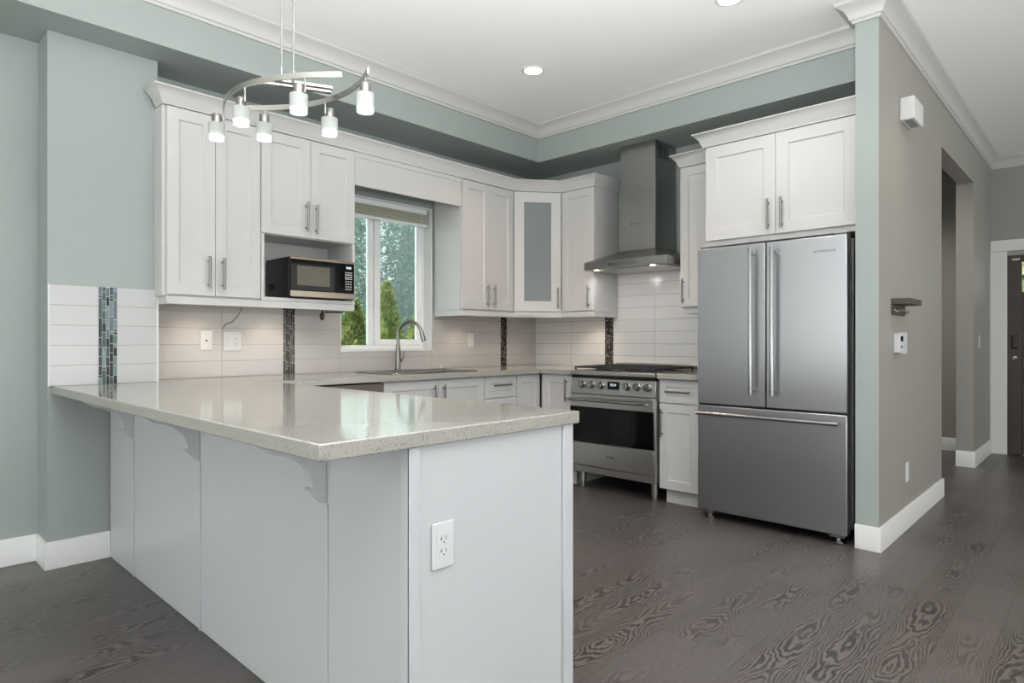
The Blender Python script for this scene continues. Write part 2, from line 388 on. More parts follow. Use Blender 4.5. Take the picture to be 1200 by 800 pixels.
MOS = [mat('mosaic_%d' % i, c, 0.12) for i, c in enumerate(((34, 42, 44), (70, 84, 88), (98, 112, 116), (44, 50, 50), (120, 134, 138)))]
MOSD = [mat('mosaic_brown_%d' % i, c, 0.2, Specular_IOR_Level=0.3) for i, c in enumerate(((26, 24, 22), (44, 39, 36), (66, 59, 54), (20, 20, 20), (92, 84, 76)))]
GROUT = noise_bump(mat('light_grout', (196, 198, 196), 0.8), 300, 0.1)
def mosaic(axis, a0, a1, face, z0, z1, parent, mats, ncol=5, seed=1):
    rnd = random.Random(seed); m = MB()
    def bx(u0, u1, d0, d1, za, zb, mi):
        if axis == 'X': m.box(u0, u1, face+d0, face+d1, za, zb, mi)
        else: m.box(face+d0, face+d1, u0, u1, za, zb, mi)
    bx(a0, a1, 0.003, 0.0095, z0, z1, 5)
    wd = (a1-a0)/ncol
    for c in range(ncol):
        z = z0+0.002 - rnd.random()*0.03
        while z < z1:
            h = rnd.choice((0.016, 0.05, 0.05, 0.08, 0.105))
            za, zb = max(z, z0+0.001), min(z+h-0.0035, z1-0.001)
            if zb-za > 0.004: bx(a0+c*wd+0.0016, a0+(c+1)*wd-0.0016, 0, 0.006, za, zb, rnd.randrange(5))
            z += h
    return m.build('mosaic_strip', mats+[GROUT], parent)
mosaic('X', STR1[0], STR1[1], TS, ZT, 1.40, wall_back, MOSD, 5, 3)
mosaic('X', STR2[0], STR2[1], TS, ZT, 1.40, wall_back, MOSD, 5, 4)
mosaic('X', 0.925, 1.012, 3.908, ZT, 1.448, wall_col, MOS, 5, 5)
mosaic('Y', 3.215, 3.305, TR, ZT, 1.40, wall_right, MOSD, 5, 6)

# ------------------------------------------------------------------ kitchen window
win = thing('window_1', 'white vinyl slider window above the sink', 'window'); del win['category']; win['kind'] = 'structure'
Y0 = 4.235
MB().box(WX0+0.001, WX0+0.05, Y0, Y0+0.07, WZ0+0.03, WZ1-0.001).box(WX1-0.035, WX1-0.001, Y0, Y0+0.07, WZ0+0.03, WZ1-0.001)\
    .box(WX0+0.001, WX1-0.001, Y0, Y0+0.07, WZ0+0.001, WZ0+0.045).box(WX0+0.001, WX1-0.001, Y0, Y0+0.07, WZ1-0.05, WZ1-0.001)\
    .build('window_frame', VINYL, win, 0.003)
MB().box(2.872, 2.925, Y0-0.012, Y0+0.03, WZ0+0.046, WZ1-0.051).box(WX1-0.085, WX1-0.036, Y0-0.006, Y0+0.03, WZ0+0.046, WZ1-0.051)\
    .box(2.925, WX1-0.085, Y0-0.006, Y0+0.03, WZ0+0.046, WZ0+0.092).box(2.925, WX1-0.085, Y0-0.006, Y0+0.03, WZ1-0.1, WZ1-0.051).build('sliding_sash', VINYL, win, 0.003)
MB().box(2.832, 2.871, Y0+0.01, Y0+0.05, WZ0+0.046, WZ1-0.051).build('meeting_stile', VINYL, win, 0.003)
MB().box(2.926, WX1-0.086, Y0+0.01, Y0+0.014, WZ0+0.093, WZ1-0.101).box(WX0+0.051, 2.831, Y0+0.035, Y0+0.039, WZ0+0.046, WZ1-0.051).build('window_pane', PANE, win)
MB().box(2.880, 2.892, Y0-0.022, Y0-0.0125, 1.33, 1.39).build('sash_latch', VINYL, win, 0.003)
MB().box(WX1-0.012, WX1-0.0005, YS-0.003, Y0-0.001, WZ0+0.019, WZ1-0.0005).box(WX0+0.0005, WX0+0.012, YS-0.003, Y0-0.001, WZ0+0.019, WZ1-0.0005).box(WX0+0.012, WX1-0.012, YS-0.003, Y0-0.001, WZ1-0.012, WZ1-0.0005).build('window_jamb', TRIM, win)
MB().box(WX0+0.001, WX1-0.001, YS-0.012, Y0-0.001, WZ0-0.003, WZ0+0.018).build('window_sill', TRIM, win, 0.003)
bl = thing('window_blind', 'rolled up sage pleated blind at the top of the sink window', 'blind', (0, 0, 0))
MB().box(WX0+0.01, 3.345, 4.16, 4.20, 2.212, 2.250).build('headrail', VINYL, bl, 0.003)
m = MB()
for k in range(5): m.box(WX0+0.012, 3.342, 4.158+0.001*(k%2), 4.205-0.001*(k%2), 2.212-0.017*(k+1)+0.001, 2.211-0.017*k)
m.build('folded_fabric', BLIND, bl, 0.004)
MB().box(WX0+0.01, 3.345, 4.152, 4.208, 2.106, 2.126).build('bottom_rail', VINYL, bl, 0.004)
m = MB(); m.tube([(3.28, 4.150, 2.22), (3.282, 4.148, 1.7), (3.30, 4.138, 1.25), (3.365, 4.12, 1.09), (3.385, 4.10, 1.02), (3.42, 4.08, 0.95)], 0.0022, 6)
cd = m.build('pull_cord', PLAST, bl)
MB().lathe([(0.003, 0), (0.009, 0.006), (0.008, 0.018), (0.003, 0.026)], (3.425, 4.078, 0.932), seg=10).build('cord_tassel', PLAST, bl)

# ------------------------------------------------------------------ cabinets
def bar_pull(parent, x, z, L, vertical=True, y=0.0, r=0.0073):
    """bar handle standing off the face at local y"""
    m = MB()
    if vertical:
        m.tube([(x, y-0.030, z-L/2), (x, y-0.030, z+L/2)], r, 10)
        for s in (-1, 1): m.tube([(x, y-0.0005, z+s*(L/2-0.025)), (x, y-0.030, z+s*(L/2-0.025))], r*0.75, 8)
    else:
        m.tube([(x-L/2, y-0.030, z), (x+L/2, y-0.030, z)], r, 10)
        for s in (-1, 1): m.tube([(x+s*(L/2-0.025), y-0.0005, z), (x+s*(L/2-0.025), y-0.030, z)], r*0.75, 8)
    return m.build('handle', NICKEL, parent)
def shaker(name, parent, x0, x1, z0, z1, fr=0.062, t=0.02, rec=0.009, pull=None, glass=False, material=None):
    m = MB()
    a, b, c, d = x0+fr, x1-fr, z0+fr, z1-fr
    m.box(x0, a, 0, t, z0, z1); m.box(b, x1, 0, t, z0, z1)
    m.box(a, b, 0, t, z0, c); m.box(a, b, 0, t, d, z1)
    bmesh.ops.remove_doubles(m.bm, verts=m.bm.verts, dist=1e-5)
    o = None
    if not glass:
        # recessed field with a small sloping bead
        bd = 0.006
        v = m.bm.verts.new
        q = [v((a,0.0005,c)), v((b,0.0005,c)), v((b,0.0005,d)), v((a,0.0005,d))]
        p = [v((a+bd,rec,c+bd)), v((b-bd,rec,c+bd)), v((b-bd,rec,d-bd)), v((a+bd,rec,d-bd))]
        for i in range(4): m.bm.faces.new((q[i], q[(i+1)%4], p[(i+1)%4], p[i]))
        m.bm.faces.new(p)
        m.box(a, b, rec+0.001, t-0.001, c, d)
    o = m.build(name, material or CAB, parent)
    if glass:
        MB().box(a-0.004, b+0.004, 0.009, 0.013, c-0.004, d+0.004).build('glass_pane', FROST, o)
    if pull:
        k, px, pz, L = pull
        bar_pull(o, px, pz, L, k == 'v')
    return o
def body(parent, W, D, z0, z1, name='body', y0=0.022, material=None, hollow=False, shelves=(), x0=0.0):
    m = MB()
    if not hollow: m.box(x0, W, y0, D, z0, z1)
    else:
        t = 0.018
        m.box(x0, x0+t, y0, D, z0, z1); m.box(W-t, W, y0, D, z0, z1); m.box(x0+t, W-t, D-t, D, z0, z1)
        m.box(x0+t, W-t, y0, D-t, z0, z0+t); m.box(x0+t, W-t, y0, D-t, z1-t, z1)
    o = m.build(name, material or CAB, parent, 0.0015, 1)
    for z in shelves: MB().box(x0+0.019, W-0.019, y0+0.03, D-0.02, z, z+0.016).build('shelf', INS, parent)
    return o
YU = 3.78; XU = 4.33           # fronts of the wall cabinets on either wall
ZD0, ZD1, ZB, ZRL, ZCR0, ZCR1 = 1.420, 2.462, 1.410, 1.366, 2.458, 2.552
R90 = -PI/2
DU = TS-YU-0.003
# tall double cabinet at the left end
c = thing('wall_cabinet', 'tall white double door wall cabinet at the left end of the sink wall', 'cabinet', (1.200, YU, 0))
body(c, 0.549, DU, ZB, ZD1)
shaker('door', c, 0.020, 0.277, ZD0, ZD1-0.004, pull=('v', 0.238, 1.552, 0.185))
shaker('door', c, 0.280, 0.546, ZD0, ZD1-0.004, pull=('v', 0.318, 1.550, 0.185))
# microwave cabinet with open niche
c = thing('wall_cabinet', 'white wall cabinet with two short doors above an open microwave niche', 'cabinet', (1.751, YU, 0))
W = 0.659
m = MB(); t = 0.018
m.box(0, t, 0.022, DU, ZB, ZD1); m.box(W-t, W, 0.022, DU, ZB, ZD1); m.box(t, W-t, DU-t, DU, ZB, ZD1); m.box(t, W-t, 0.022, DU-t, ZB, 1.432); m.box(t, W-t, 0.022, DU-t, 1.82, ZD1)
m.build('body', CAB, c, 0.0015, 1)
m = MB(); m.box(0, 0.02, 0.0, 0.0215, 1.432, 1.822); m.box(W-0.02, W, 0.0, 0.0215, 1.432, 1.822); m.box(0, W, 0, 0.0215, ZB, 1.432)
m.build('face_frame', CAB, c, 0.0015, 1)
shaker('door', c, 0.001, 0.327, 1.826, ZD1-0.004, pull=('v', 0.295, 1.958, 0.19))
shaker('door', c, 0.330, 0.657, 1.826, ZD1-0.004, pull=('v', 0.362, 1.948, 0.19))
# valance above window
v = MB(); x0, x1, z0, z1 = 2.411, 3.394, 2.236, 2.462
v.box(x0, x1, YU+0.008, YU+0.028, z0, z1); v.box(x0, x0+0.012, YU+0.002, YU+0.0079, z0, z1); v.box(x1-0.012, x1, YU+0.002, YU+0.0079, z0, z1)
v.box(x0+0.012, x1-0.012, YU+0.002, YU+0.0079, z1-0.035, z1)
tag(v.build('window_valance', CAB, None, 0.001, 1), 'white cabinet valance board bridging over the sink window', 'valance')
# double cabinet right of window
c = thing('wall_cabinet', 'white double door wall cabinet right of the sink window', 'cabinet', (3.395, YU, 0))
body(c, 0.598, DU, ZB, ZD1)
shaker('door', c, 0.004, 0.312, ZD0, ZD1-0.004, pull=('v', 0.275, 1.535, 0.185))
shaker('door', c, 0.315, 0.594, ZD0, ZD1-0.004, pull=('v', 0.352, 1.535, 0.185))
# diagonal corner cabinet with glass door
A = Vector((3.995, YU)); B = Vector((XU, 3.520))
ang = math.atan2(B.y-A.y, B.x-A.x); LD = (B-A).length
c = thing('corner_cabinet', 'diagonal white corner wall cabinet with a frosted glass door', 'cabinet', (A.x, A.y, 0), ang)
Minv = Matrix.Rotation(-ang, 2)
def loc2(p): q = Minv @ (Vector(p)-A); return (q.x, q.y)
poly = [loc2(p) for p in ((3.995+0.014, YU+0.018), (3.996, TS-0.004), (TR-0.004, TS-0.004), (TR-0.004, 3.521), (XU+0.022, 3.5215))]
m = MB()
for za, zb in ((ZB, ZB+0.018), (ZD1-0.018, ZD1)): m.prism(poly, lambda p, z: (p[0], p[1], z), za, zb)
for i in range(4):
    p, q = Vector(poly[i]), Vector(poly[i+1]); d = (q-p).normalized(); nn = Vector((d.y, -d.x))*0.012
    m.prism([tuple(p), tuple(q), tuple(q+nn), tuple(p+nn)], lambda p, z: (p[0], p[1], z), ZB+0.0181, ZD1-0.0181)
m.build('body', INS, c)
inner = [(p[0]*0.96+0.008, p[1]*0.96+0.004) for p in poly]
for z in (1.72, 2.02, 2.27): MB().prism(inner, lambda p, z: (p[0], p[1], z), z, z+0.016).build('shelf', INS, c)
shaker('door', c, 0.004, LD-0.004, ZD0, ZD1-0.004, fr=0.088, pull=('v', LD-0.036, 1.535, 0.185), glass=True)
# single cabinet between corner and hood
c = thing('wall_cabinet', 'white single door wall cabinet left of the range hood', 'cabinet', (XU, 3.519, 0), R90)
body(c, 0.352, TR-XU-0.003, ZB, ZD1)
shaker('door', c, 0.003, 0.349, ZD0, ZD1-0.004, pull=('v', 0.300, 1.535, 0.185))
# narrow cabinet right of hood
c = thing('wall_cabinet', 'narrow white wall cabinet between the range hood and the fridge', 'cabinet', (XU, 2.372, 0), R90)
body(c, 0.349, TR-XU-0.003, ZB, ZD1)
shaker('door', c, 0.003, 0.346, ZD0, ZD1-0.004, pull=('v', 0.03, 1.535, 0.185))
# deep cabinet over the fridge
XF = 4.0
c = thing('wall_cabinet', 'deep white double door cabinet above the fridge', 'cabinet', (XF, 2.015, 0), R90)
body(c, 0.953, TR-XF-0.003, 1.795, ZD1)
shaker('door', c, 0.016, 0.478, 1.832, ZD1-0.004, fr=0.075, pull=('v', 0.437, 1.955, 0.19))
shaker('door', c, 0.481, 0.950, 1.832, ZD1-0.004, fr=0.075, pull=('v', 0.520, 1.955, 0.19))
# cabinet crowns
def crownprof(h0, h1): return [(-0.02, h0), (0.006, h0), (0.008, h0+0.012), (0.014, h0+0.018), (0.024, h0+0.045), (0.052, h0+0.078), (0.060, h0+0.082), (0.062, h1), (-0.02, h1)]
cp = crownprof(ZD1+0.001, ZCR1)
n45 = 0
o = MB().sweep([(1.200, TS-0.24), (1.200, YU), (3.995, YU), (XU, 3.520), (XU, 3.167), (TR-0.003, 3.167)], cp).build('cabinet_crown', CAB)
tag(o, 'long white crown moulding over the sink wall cabinets, turning the corner to the hood', 'moulding')
o = MB().sweep([(TR-0.003, 2.372), (XU, 2.372), (XU, 2.078)][:], [(q[0], q[1]) for q in cp]).build('cabinet_crown', CAB)
tag(o, 'short white crown moulding over the narrow cabinet beside the hood', 'moulding')
o = MB().sweep([(4.24, 2.015), (XF, 2.015), (XF, 1.062)], cp).build('cabinet_crown', CAB)
tag(o, 'white crown moulding over the deep cabinet above the fridge', 'moulding')
# light rails
rp = [(-0.02, ZRL), (0.0, ZRL), (0.0, ZB-0.001), (-0.02, ZB-0.001)]
tag(MB().sweep([(1.218, TS-0.003), (1.218, YU+0.004), (2.408, YU+0.004), (2.408, TS-0.003)], rp).build('light_rail', CAB, None, 0.001, 1), 'white light rail strip under the cabinets left of the window', 'moulding')
tag(MB().sweep([(3.397, TS-0.003), (3.397, YU+0.004), (3.999, YU+0.004), (XU+0.004, 3.523), (XU+0.004, 3.17), (TR-0.003, 3.17)], rp).build('light_rail', CAB, None, 0.001, 1), 'white light rail strip under the corner cabinets', 'moulding')
tag(MB().sweep([(TR-0.003, 2.345), (XU+0.03, 2.345), (XU+0.03, 2.06)], rp).build('light_rail', CAB, None, 0.001, 1), 'white light rail strip under the narrow cabinet beside the hood', 'moulding')

# under-cabinet puck lights
def puck(x, y, label, power=3.2, vis=True):
    t = thing('puck_light', label, 'light', (x, y, ZB-0.0005), 0, 'under-cabinet puck lights')
    MB().lathe([(0.034, 0), (0.034, -0.008), (0.027, -0.010)], seg=20).build('housing', NICKEL, t)
    MB().lathe([(0.026, -0.0102), (0.024, -0.0125)], seg=20).build('lens', PUCK, t)
    l = bpy.data.lights.new('puck_lamp', 'SPOT'); l.energy = power; l.color = (1.0, 0.80, 0.62); l.spot_size = math.radians(135); l.spot_blend = 0.9; l.shadow_soft_size = 0.02
    lo = bpy.data.objects.new('puck_lamp', l); COL.objects.link(lo); lo.parent = t; lo.location = (0, 0, -0.03)
    return t
puck(1.47, 3.97, 'small round puck light under the tall left wall cabinet')
puck(1.95, 3.97, 'small round puck light under the microwave cabinet')
puck(3.62, 3.93, 'glowing round puck light under the double cabinet right of the window')
puck(4.27, 3.78, 'round puck light under the diagonal corner cabinet')
puck(4.50, 3.34, 'round puck light under the single cabinet left of the hood')

# countertops on a cell grid
def slab(xs, ys, filled, z0, z1):
    m = MB(); V = {}
    def v(i, j, z):
        k = (i, j, z)
        if k not in V: V[k] = m.bm.verts.new((xs[i], ys[j], z))
        return V[k]
    F = set(filled)
    for i, j in F:
        m.bm.faces.new((v(i,j,z1), v(i+1,j,z1), v(i+1,j+1,z1), v(i,j+1,z1)))
        m.bm.faces.new((v(i,j+1,z0), v(i+1,j+1,z0), v(i+1,j,z0), v(i,j,z0)))
        for a, b, nb in (((i,j),(i+1,j),(i,j-1)), ((i+1,j),(i+1,j+1),(i+1,j)), ((i+1,j+1),(i,j+1),(i,j+1)), ((i,j+1),(i,j),(i-1,j))):
            if nb not in F: m.bm.faces.new((v(*a,z0), v(*b,z0), v(*b,z1), v(*a,z1)))
    bmesh.ops.dissolve_limit(m.bm, angle_limit=0.01, verts=m.bm.verts, edges=m.bm.edges)
    return m
SX0, SX1, SY0, SY1 = 2.60, 3.36, 3.60, 3.98
xs = [0.72, 1.2175, 1.657, SX0, SX1, 3.995, TR-0.001]; ys = [1.27, 3.163, 3.485, SY0, SY1, 3.906, TS-0.001]
ys = [1.27, 3.163, 3.485, 3.60, 3.906, 3.98, TS-0.001]
F = []
for i in range(6):
    for j in range(6):
        x, y = (xs[i]+xs[i+1])/2, (ys[j]+ys[j+1])/2
        ok = False
        if x < 1.2175: ok = y < 3.906
        elif x < 1.657: ok = True
        elif x < 3.995: ok = y > 3.485 and not (SX0 < x < SX1 and SY0 < y < SY1)
        else: ok = y > 3.163
        if ok: F.append((i, j))
o = slab(xs, ys, F, ZT-0.040, ZT).build('quartz_countertop', QUARTZ, None, 0.0035, 2)
tag(o, 'pale speckled quartz countertop covering the peninsula and running past the sink to the range', 'countertop')
o = slab([3.995, TR-0.001], [2.062, 2.374], [(0, 0)], ZT-0.04, ZT).build('quartz_countertop', QUARTZ, None, 0.0035, 2)
tag(o, 'short piece of quartz countertop between the range and the fridge', 'countertop')

# peninsula base
p = thing('peninsula_base', 'white panelled peninsula base under the long quartz overhang', 'cabinet', (1.3, 2.5, 0))
ox, oy = -1.3, -2.5
PB = ZT-0.0405
MB().box(0.98+ox, 1.63+ox, 1.287+oy, 3.905+oy, 0.001, PB).build('carcass', PANEL, p, 0.0015, 1)
for y in (1.682, 2.654, 3.503):
    MB().box(0.9745+ox, 0.9795+ox, y-0.005+oy, y+0.005+oy, 0.001, 0.676).build('seam_batten', PANEL, p, 0.001, 1)
MB().box(0.972+ox, 0.9795+ox, 1.280+oy, 1.318+oy, 0.001, PB).box(0.972+ox, 1.006+ox, 1.278+oy, 1.2865+oy, 0.001, PB).build('corner_post', PANEL, p, 0.0015, 1)
MB().box(1.585+ox, 1.634+ox, 1.279+oy, 1.2865+oy, 0.001, PB).build('end_post', PANEL, p, 0.0015, 1)
MB().box(1.631+ox, 1.857+ox, 3.545+oy, 3.904+oy, 0.001, PB).build('corner_filler', CAB, p, 0.0015, 1)
# corbels: ogee bracket profile (out from the panel, down from the counter)
cprof = [(0, 0), (0.216, 0), (0.214, -0.012), (0.204, -0.018), (0.192, -0.028), (0.172, -0.041), (0.158, -0.048), (0.148, -0.050), (0.130, -0.053), (0.112, -0.061), (0.096, -0.070),
         (0.078, -0.084), (0.064, -0.100), (0.055, -0.118), (0.048, -0.140), (0.047, -0.156), (0.060, -0.157), (0.056, -0.164), (0.044, -0.170), (0.038, -0.180), (0.028, -0.192), (0.020, -0.204), (0.004, -0.210), (0, -0.212)]
for y in (1.700, 2.672, 3.521):
    MB().prism(cprof, lambda q, s: (0.9795-q[0]+ox, s+oy, PB-0.0005+q[1]), y-0.014, y+0.014).build('corbel', PANEL, p, 0.002, 2)
def outlet_plate(name, label, loc, rotz, W=0.074, H=0.122, kind='duplex', group=None):
    t = thing(name, label, 'outlet' if kind in ('duplex', 'combo') else 'switch' if kind == 'switch' else 'wall plate', loc, rotz, group)
    m = MB(); m.box(-W/2, W/2, -0.0065, -0.0005, -H/2, H/2); m.build('cover_plate', PLAST, t, 0.003, 3)
    def recept(x0):
        m = MB(); m.box(x0-0.0165, x0+0.0165, -0.0085, -0.0066, -0.034, 0.034); d = m.build('receptacle', PLAST, t, 0.001, 1)
        m = MB()
        for z in (0.018, -0.014):
            m.box(x0-0.009, x0-0.0065, -0.0090, -0.0086, z-0.004, z+0.006); m.box(x0-0.012, x0-0.009, -0.0090, -0.0086, z, z+0.002)
            m.box(x0+0.006, x0+0.008, -0.0090, -0.0086, z-0.004, z+0.006); m.lathe([(0.0026, -0.0090), (0.0026, -0.0086)], (x0, 0, z-0.010), 'Y', 10)
        m.build('slots', PLASTD, d)
    def rocker(x0):
        MB().box(x0-0.0165, x0+0.0165, -0.0100, -0.0066, -0.034, 0.034).build('rocker', PLAST, t, 0.002, 2)
    if kind == 'duplex': recept(0)
    elif kind == 'combo': rocker(-0.023); recept(0.023)
    elif kind == 'switch': rocker(0)
    elif kind == 'jack': MB().lathe([(0.007, -0.0072), (0.006, -0.0066)], (0, 0, 0), 'Y', 14).build('jack', PLASTD, t)
    for z in (H/2-0.012, -H/2+0.012): MB().lathe([(0.003, -0.0072), (0.0035, -0.0066)], (0, 0, z), 'Y', 10).build('screw', PLAST, t)
    return t
outlet_plate('power_outlet', 'white double outlet on the end panel of the peninsula', (1.084, 1.2865, 0.622), 0)
outlet_plate('wall_plate', 'white single jack plate on the tile under the tall left cabinet', (1.558, TS, 1.162), 0, kind='jack')
outlet_plate('power_outlet', 'wide white switch and outlet plate on the tile left of the mosaic strip', (1.722, TS, 1.158), 0, W=0.118, kind='combo')
outlet_plate('light_switch', 'white rocker switch on the tile right of the sink window', (3.806, TS, 1.168), 0, kind='switch')
outlet_plate('power_outlet', 'white outlet low on the hallway wall above the baseboard', (4.55, 0.94, 0.347), 0)
outlet_plate('light_switch', 'white light switch on the hallway wall near the front door', (7.43, 0.94, 1.155), 0, kind='switch')

# base cabinets
YB = 3.52; XB = 4.03; ZBT = ZT-0.042
DB = TS-YB-0.004
def toe(parent, W, D, name='toe_kick'): MB().box(0.0, W, 0.065, D, 0.001, 0.099).build(name, CAB, parent)
c = thing('base_cabinet', 'white double door base cabinet under the sink', 'cabinet', (2.462, YB, 0))
m = MB(); m.box(0, 0.018, 0.022, DB, 0.1, ZBT); m.box(0.913, 0.931, 0.022, DB, 0.1, ZBT); m.box(0.018, 0.913, DB-0.02, DB, 0.1, ZBT); m.box(0.018, 0.913, 0.022, DB-0.02, 0.1, 0.118); m.box(0.018, 0.913, 0.022, 0.06, ZBT-0.03, ZBT)
m.build('body', CAB, c); toe(c, 0.931, DB)
shaker('door', c, 0.003, 0.470, 0.108, ZBT-0.006, pull=('v', 0.427, 0.755, 0.185)); shaker('door', c, 0.474, 0.928, 0.108, ZBT-0.006, pull=('v', 0.514, 0.755, 0.185))
c = thing('base_cabinet', 'white three drawer base cabinet right of the sink', 'cabinet', (3.394, YB, 0))
body(c, 0.360, DB, 0.1, ZBT); toe(c, 0.360, DB)
for z0, z1 in ((0.716, ZBT-0.006), (0.412, 0.711), (0.108, 0.407)):
    shaker('drawer', c, 0.003, 0.357, z0, z1, fr=0.05, pull=('h', 0.18, (z0+z1)/2+0.015, 0.19))
c = thing('base_cabinet', 'white single door base cabinet in the corner of the sink run', 'cabinet', (3.755, YB, 0))
body(c, 0.29, DB, 0.1, ZBT); toe(c, 0.29, DB)
shaker('door', c, 0.003, 0.285, 0.108, ZBT-0.006)
c = thing('base_cabinet', 'white single door base cabinet left of the range', 'cabinet', (XB, 3.480, 0), R90)
body(c, 0.312, TR-XB-0.005, 0.1, ZBT, x0=-0.03); toe(c, 0.312, TR-XB-0.005)
shaker('door', c, 0.002, 0.309, 0.108, ZBT-0.006, pull=('v', 0.262, 0.765, 0.185))
c = thing('base_cabinet', 'white base cabinet with one drawer over a door beside the fridge', 'cabinet', (XB, 2.374, 0), R90)
body(c, 0.309, TR-XB-0.005, 0.1, ZBT); MB().box(0.03, 0.309, 0.055, TR-XB-0.005, 0.001, 0.099).build('toe_kick', CAB, c)
shaker('drawer', c, 0.003, 0.306, 0.722, ZBT-0.004, fr=0.05, pull=('h', 0.155, 0.803, 0.19))
shaker('door', c, 0.003, 0.306, 0.108, 0.715, pull=('v', 0.028, 0.575, 0.20))
# dishwasher
c = thing('dishwasher', 'dark steel dishwasher under the counter between peninsula and sink cabinet', 'dishwasher', (1.86, YB, 0))
MB().box(0, 0.598, 0.02, DB, 0.1, ZBT-0.004).build('tub', DARK, c)
MB().box(0.002, 0.596, -0.005, 0.0195, 0.11, ZBT-0.006).build('front_panel', mat('dark_taupe_steel', (104, 95, 86), 0.4, 0.6), c, 0.003)
MB().tube([(0.06, -0.04, 0.80), (0.54, -0.04, 0.80)], 0.009, 12).tube([(0.09, -0.006, 0.80), (0.09, -0.04, 0.80)], 0.006).tube([(0.51, -0.006, 0.80), (0.51, -0.04, 0.80)], 0.006).build('handle', NICKEL, c)
MB().box(0.01, 0.588, 0.06, DB-0.05, 0.001, 0.098).build('toe_kick', BLK, c)

# sink and faucet
s = thing('kitchen_sink', 'double bowl stainless steel sink set into the counter below the window', 'sink', (2.98, 3.79, ZT))
def bowl(m, x0, x1, y0, y1, dep, t=0.0012):
    # inner surface of an open bowl
    m.box(x0, x0+t, y0, y1, -dep, 0.002); m.box(x1-t, x1, y0, y1, -dep, 0.002); m.box(x0+t, x1-t, y0, y0+t, -dep, 0.002); m.box(x0+t, x1-t, y1-t, y1, -dep, 0.002)
    m.box(x0+t, x1-t, y0+t, y1-t, -dep, -dep+t)
rim = MB()
X0, X1, Ya, Yb = SX0-2.98-0.018, SX1-2.98+0.018, SY0-3.79-0.018, SY1-3.79+0.060
xi0, xi1, yi0, yi1 = SX0-2.98+0.008, SX1-2.98-0.008, SY0-3.79+0.008, SY1-3.79-0.008
rim.box(X0, X1, Ya, yi0, 0.0005, 0.006); rim.box(X0, X1, yi1, Yb, 0.0005, 0.006); rim.box(X0, xi0, yi0, yi1, 0.0005, 0.006); rim.box(xi1, X1, yi0, yi1, 0.0005, 0.006); rim.box(-0.012, 0.012, yi0, yi1, 0.0005, 0.006)
rim.build('rim', CHROME, s, 0.0025, 2)
m = MB(); bowl(m, xi0, -0.012, yi0, yi1, 0.19); m.build('bowl', STEELH, s)
m = MB(); bowl(m, 0.012, xi1, yi0, yi1, 0.19); m.build('bowl', STEELH, s)
for x in (-0.19, 0.19): MB().lathe([(0.04, -0.1885), (0.04, -0.186), (0.015, -0.1855)], (x, 0, 0)).build('drain', CHROME, s)
f = thing('faucet', 'tall brushed nickel gooseneck faucet behind the sink', 'faucet', (2.935, 4.005, ZT+0.0062), math.radians(22))
pts = [(0, 0, 0.02), (0, 0, 0.24)]
for k in range(1, 15):
    a = PI*k/14*0.93; pts.append((0, -0.105+0.105*math.cos(a), 0.265+0.108*math.sin(a)))
m = MB(); m.lathe([(0.029, 0), (0.029, 0.006), (0.022, 0.012), (0.020, 0.05), (0.0195, 0.16), (0.0150, 0.20)], seg=20); m.tube(pts, 0.0125, 14)
m.build('spout', NICKEL, f)
e = Vector(pts[-1]); d = (e-Vector(pts[-2])).normalized()
m = MB(); m.tube([e-d*0.02, e+d*0.015, e+d*0.055, e+d*0.068], [0.0142, 0.0165, 0.0185, 0.0170], 16); m.build('spray_head', NICKEL, f)
m = MB(); m.box(-0.005, 0.005, e.y-0.020, e.y-0.015, e.z-0.03, e.z-0.012); m.build('spray_button', PLASTD, f)
m = MB(); m.tube([(0.015, 0, 0.075), (0.05, 0, 0.075)], 0.014, 14); m.tube([(0.045, 0, 0.075), (0.065, -0.002, 0.085), (0.080, -0.004, 0.11), (0.085, -0.005, 0.145)], [0.009, 0.007, 0.0055, 0.005], 10)
m.build('lever_handle', NICKEL, f)

# microwave in the niche
mw = thing('microwave', 'black and steel countertop microwave in the open niche', 'microwave', (1.925, YU-0.03, 1.4325))
W, H, D = 0.463, 0.262, 0.335
MB().box(0, W, 0.021, D, 0.010, H).build('casing', BLK, mw, 0.004)
m = MB(); m.box(0.001, W-0.001, 0, 0.020, 0.050, H-0.018); m.build('glass_front', GLASSB, mw, 0.003)
MB().box(0, W, -0.002, 0.0205, 0.008, 0.049).build('bottom_trim', MWS, mw, 0.003)
MB().box(0, W, -0.002, 0.0205, H-0.0175, H).build('top_trim', MWS, mw, 0.003)
MB().box(0.045, 0.275, -0.0012, -0.0002, 0.083, 0.208).build('viewing_window', SCREEN, mw)
def text_mesh(s, size, name, material, parent, loc, rot, extr=0.0004, align='CENTER'):
    cu = bpy.data.curves.new(name, 'FONT'); cu.body = s; cu.size = size; cu.extrude = extr; cu.align_x = align; cu.align_y = 'CENTER'
    tmp = bpy.data.objects.new(name, cu); COL.objects.link(tmp); bpy.context.view_layer.update()
    dg = bpy.context.evaluated_depsgraph_get(); me = bpy.data.meshes.new_from_object(tmp.evaluated_get(dg)); bpy.data.objects.remove(tmp)
    o = bpy.data.objects.new(name, me); COL.objects.link(o); me.materials.clear(); me.materials.append(material); o.parent = parent; o.location = loc; o.rotation_euler = rot
    return o
kp = MB()
for r in range(4):
    for q in range(3): kp.box(0.393+q*0.018, 0.402+q*0.018, -0.0010, -0.0003, 0.072+r*0.017, 0.079+r*0.017)
for z in (0.142, 0.155, 0.170, 0.184):
    for q in range(3): kp.box(0.390+q*0.019, 0.404+q*0.019, -0.0010, -0.0003, z, z+0.006)
kp.build('keypad', PRINT, mw)
text_mesh('8:00', 0.022, 'clock_display', LED, mw, (0.418, -0.0008, 0.219), (PI/2, 0, 0), 0.0002)
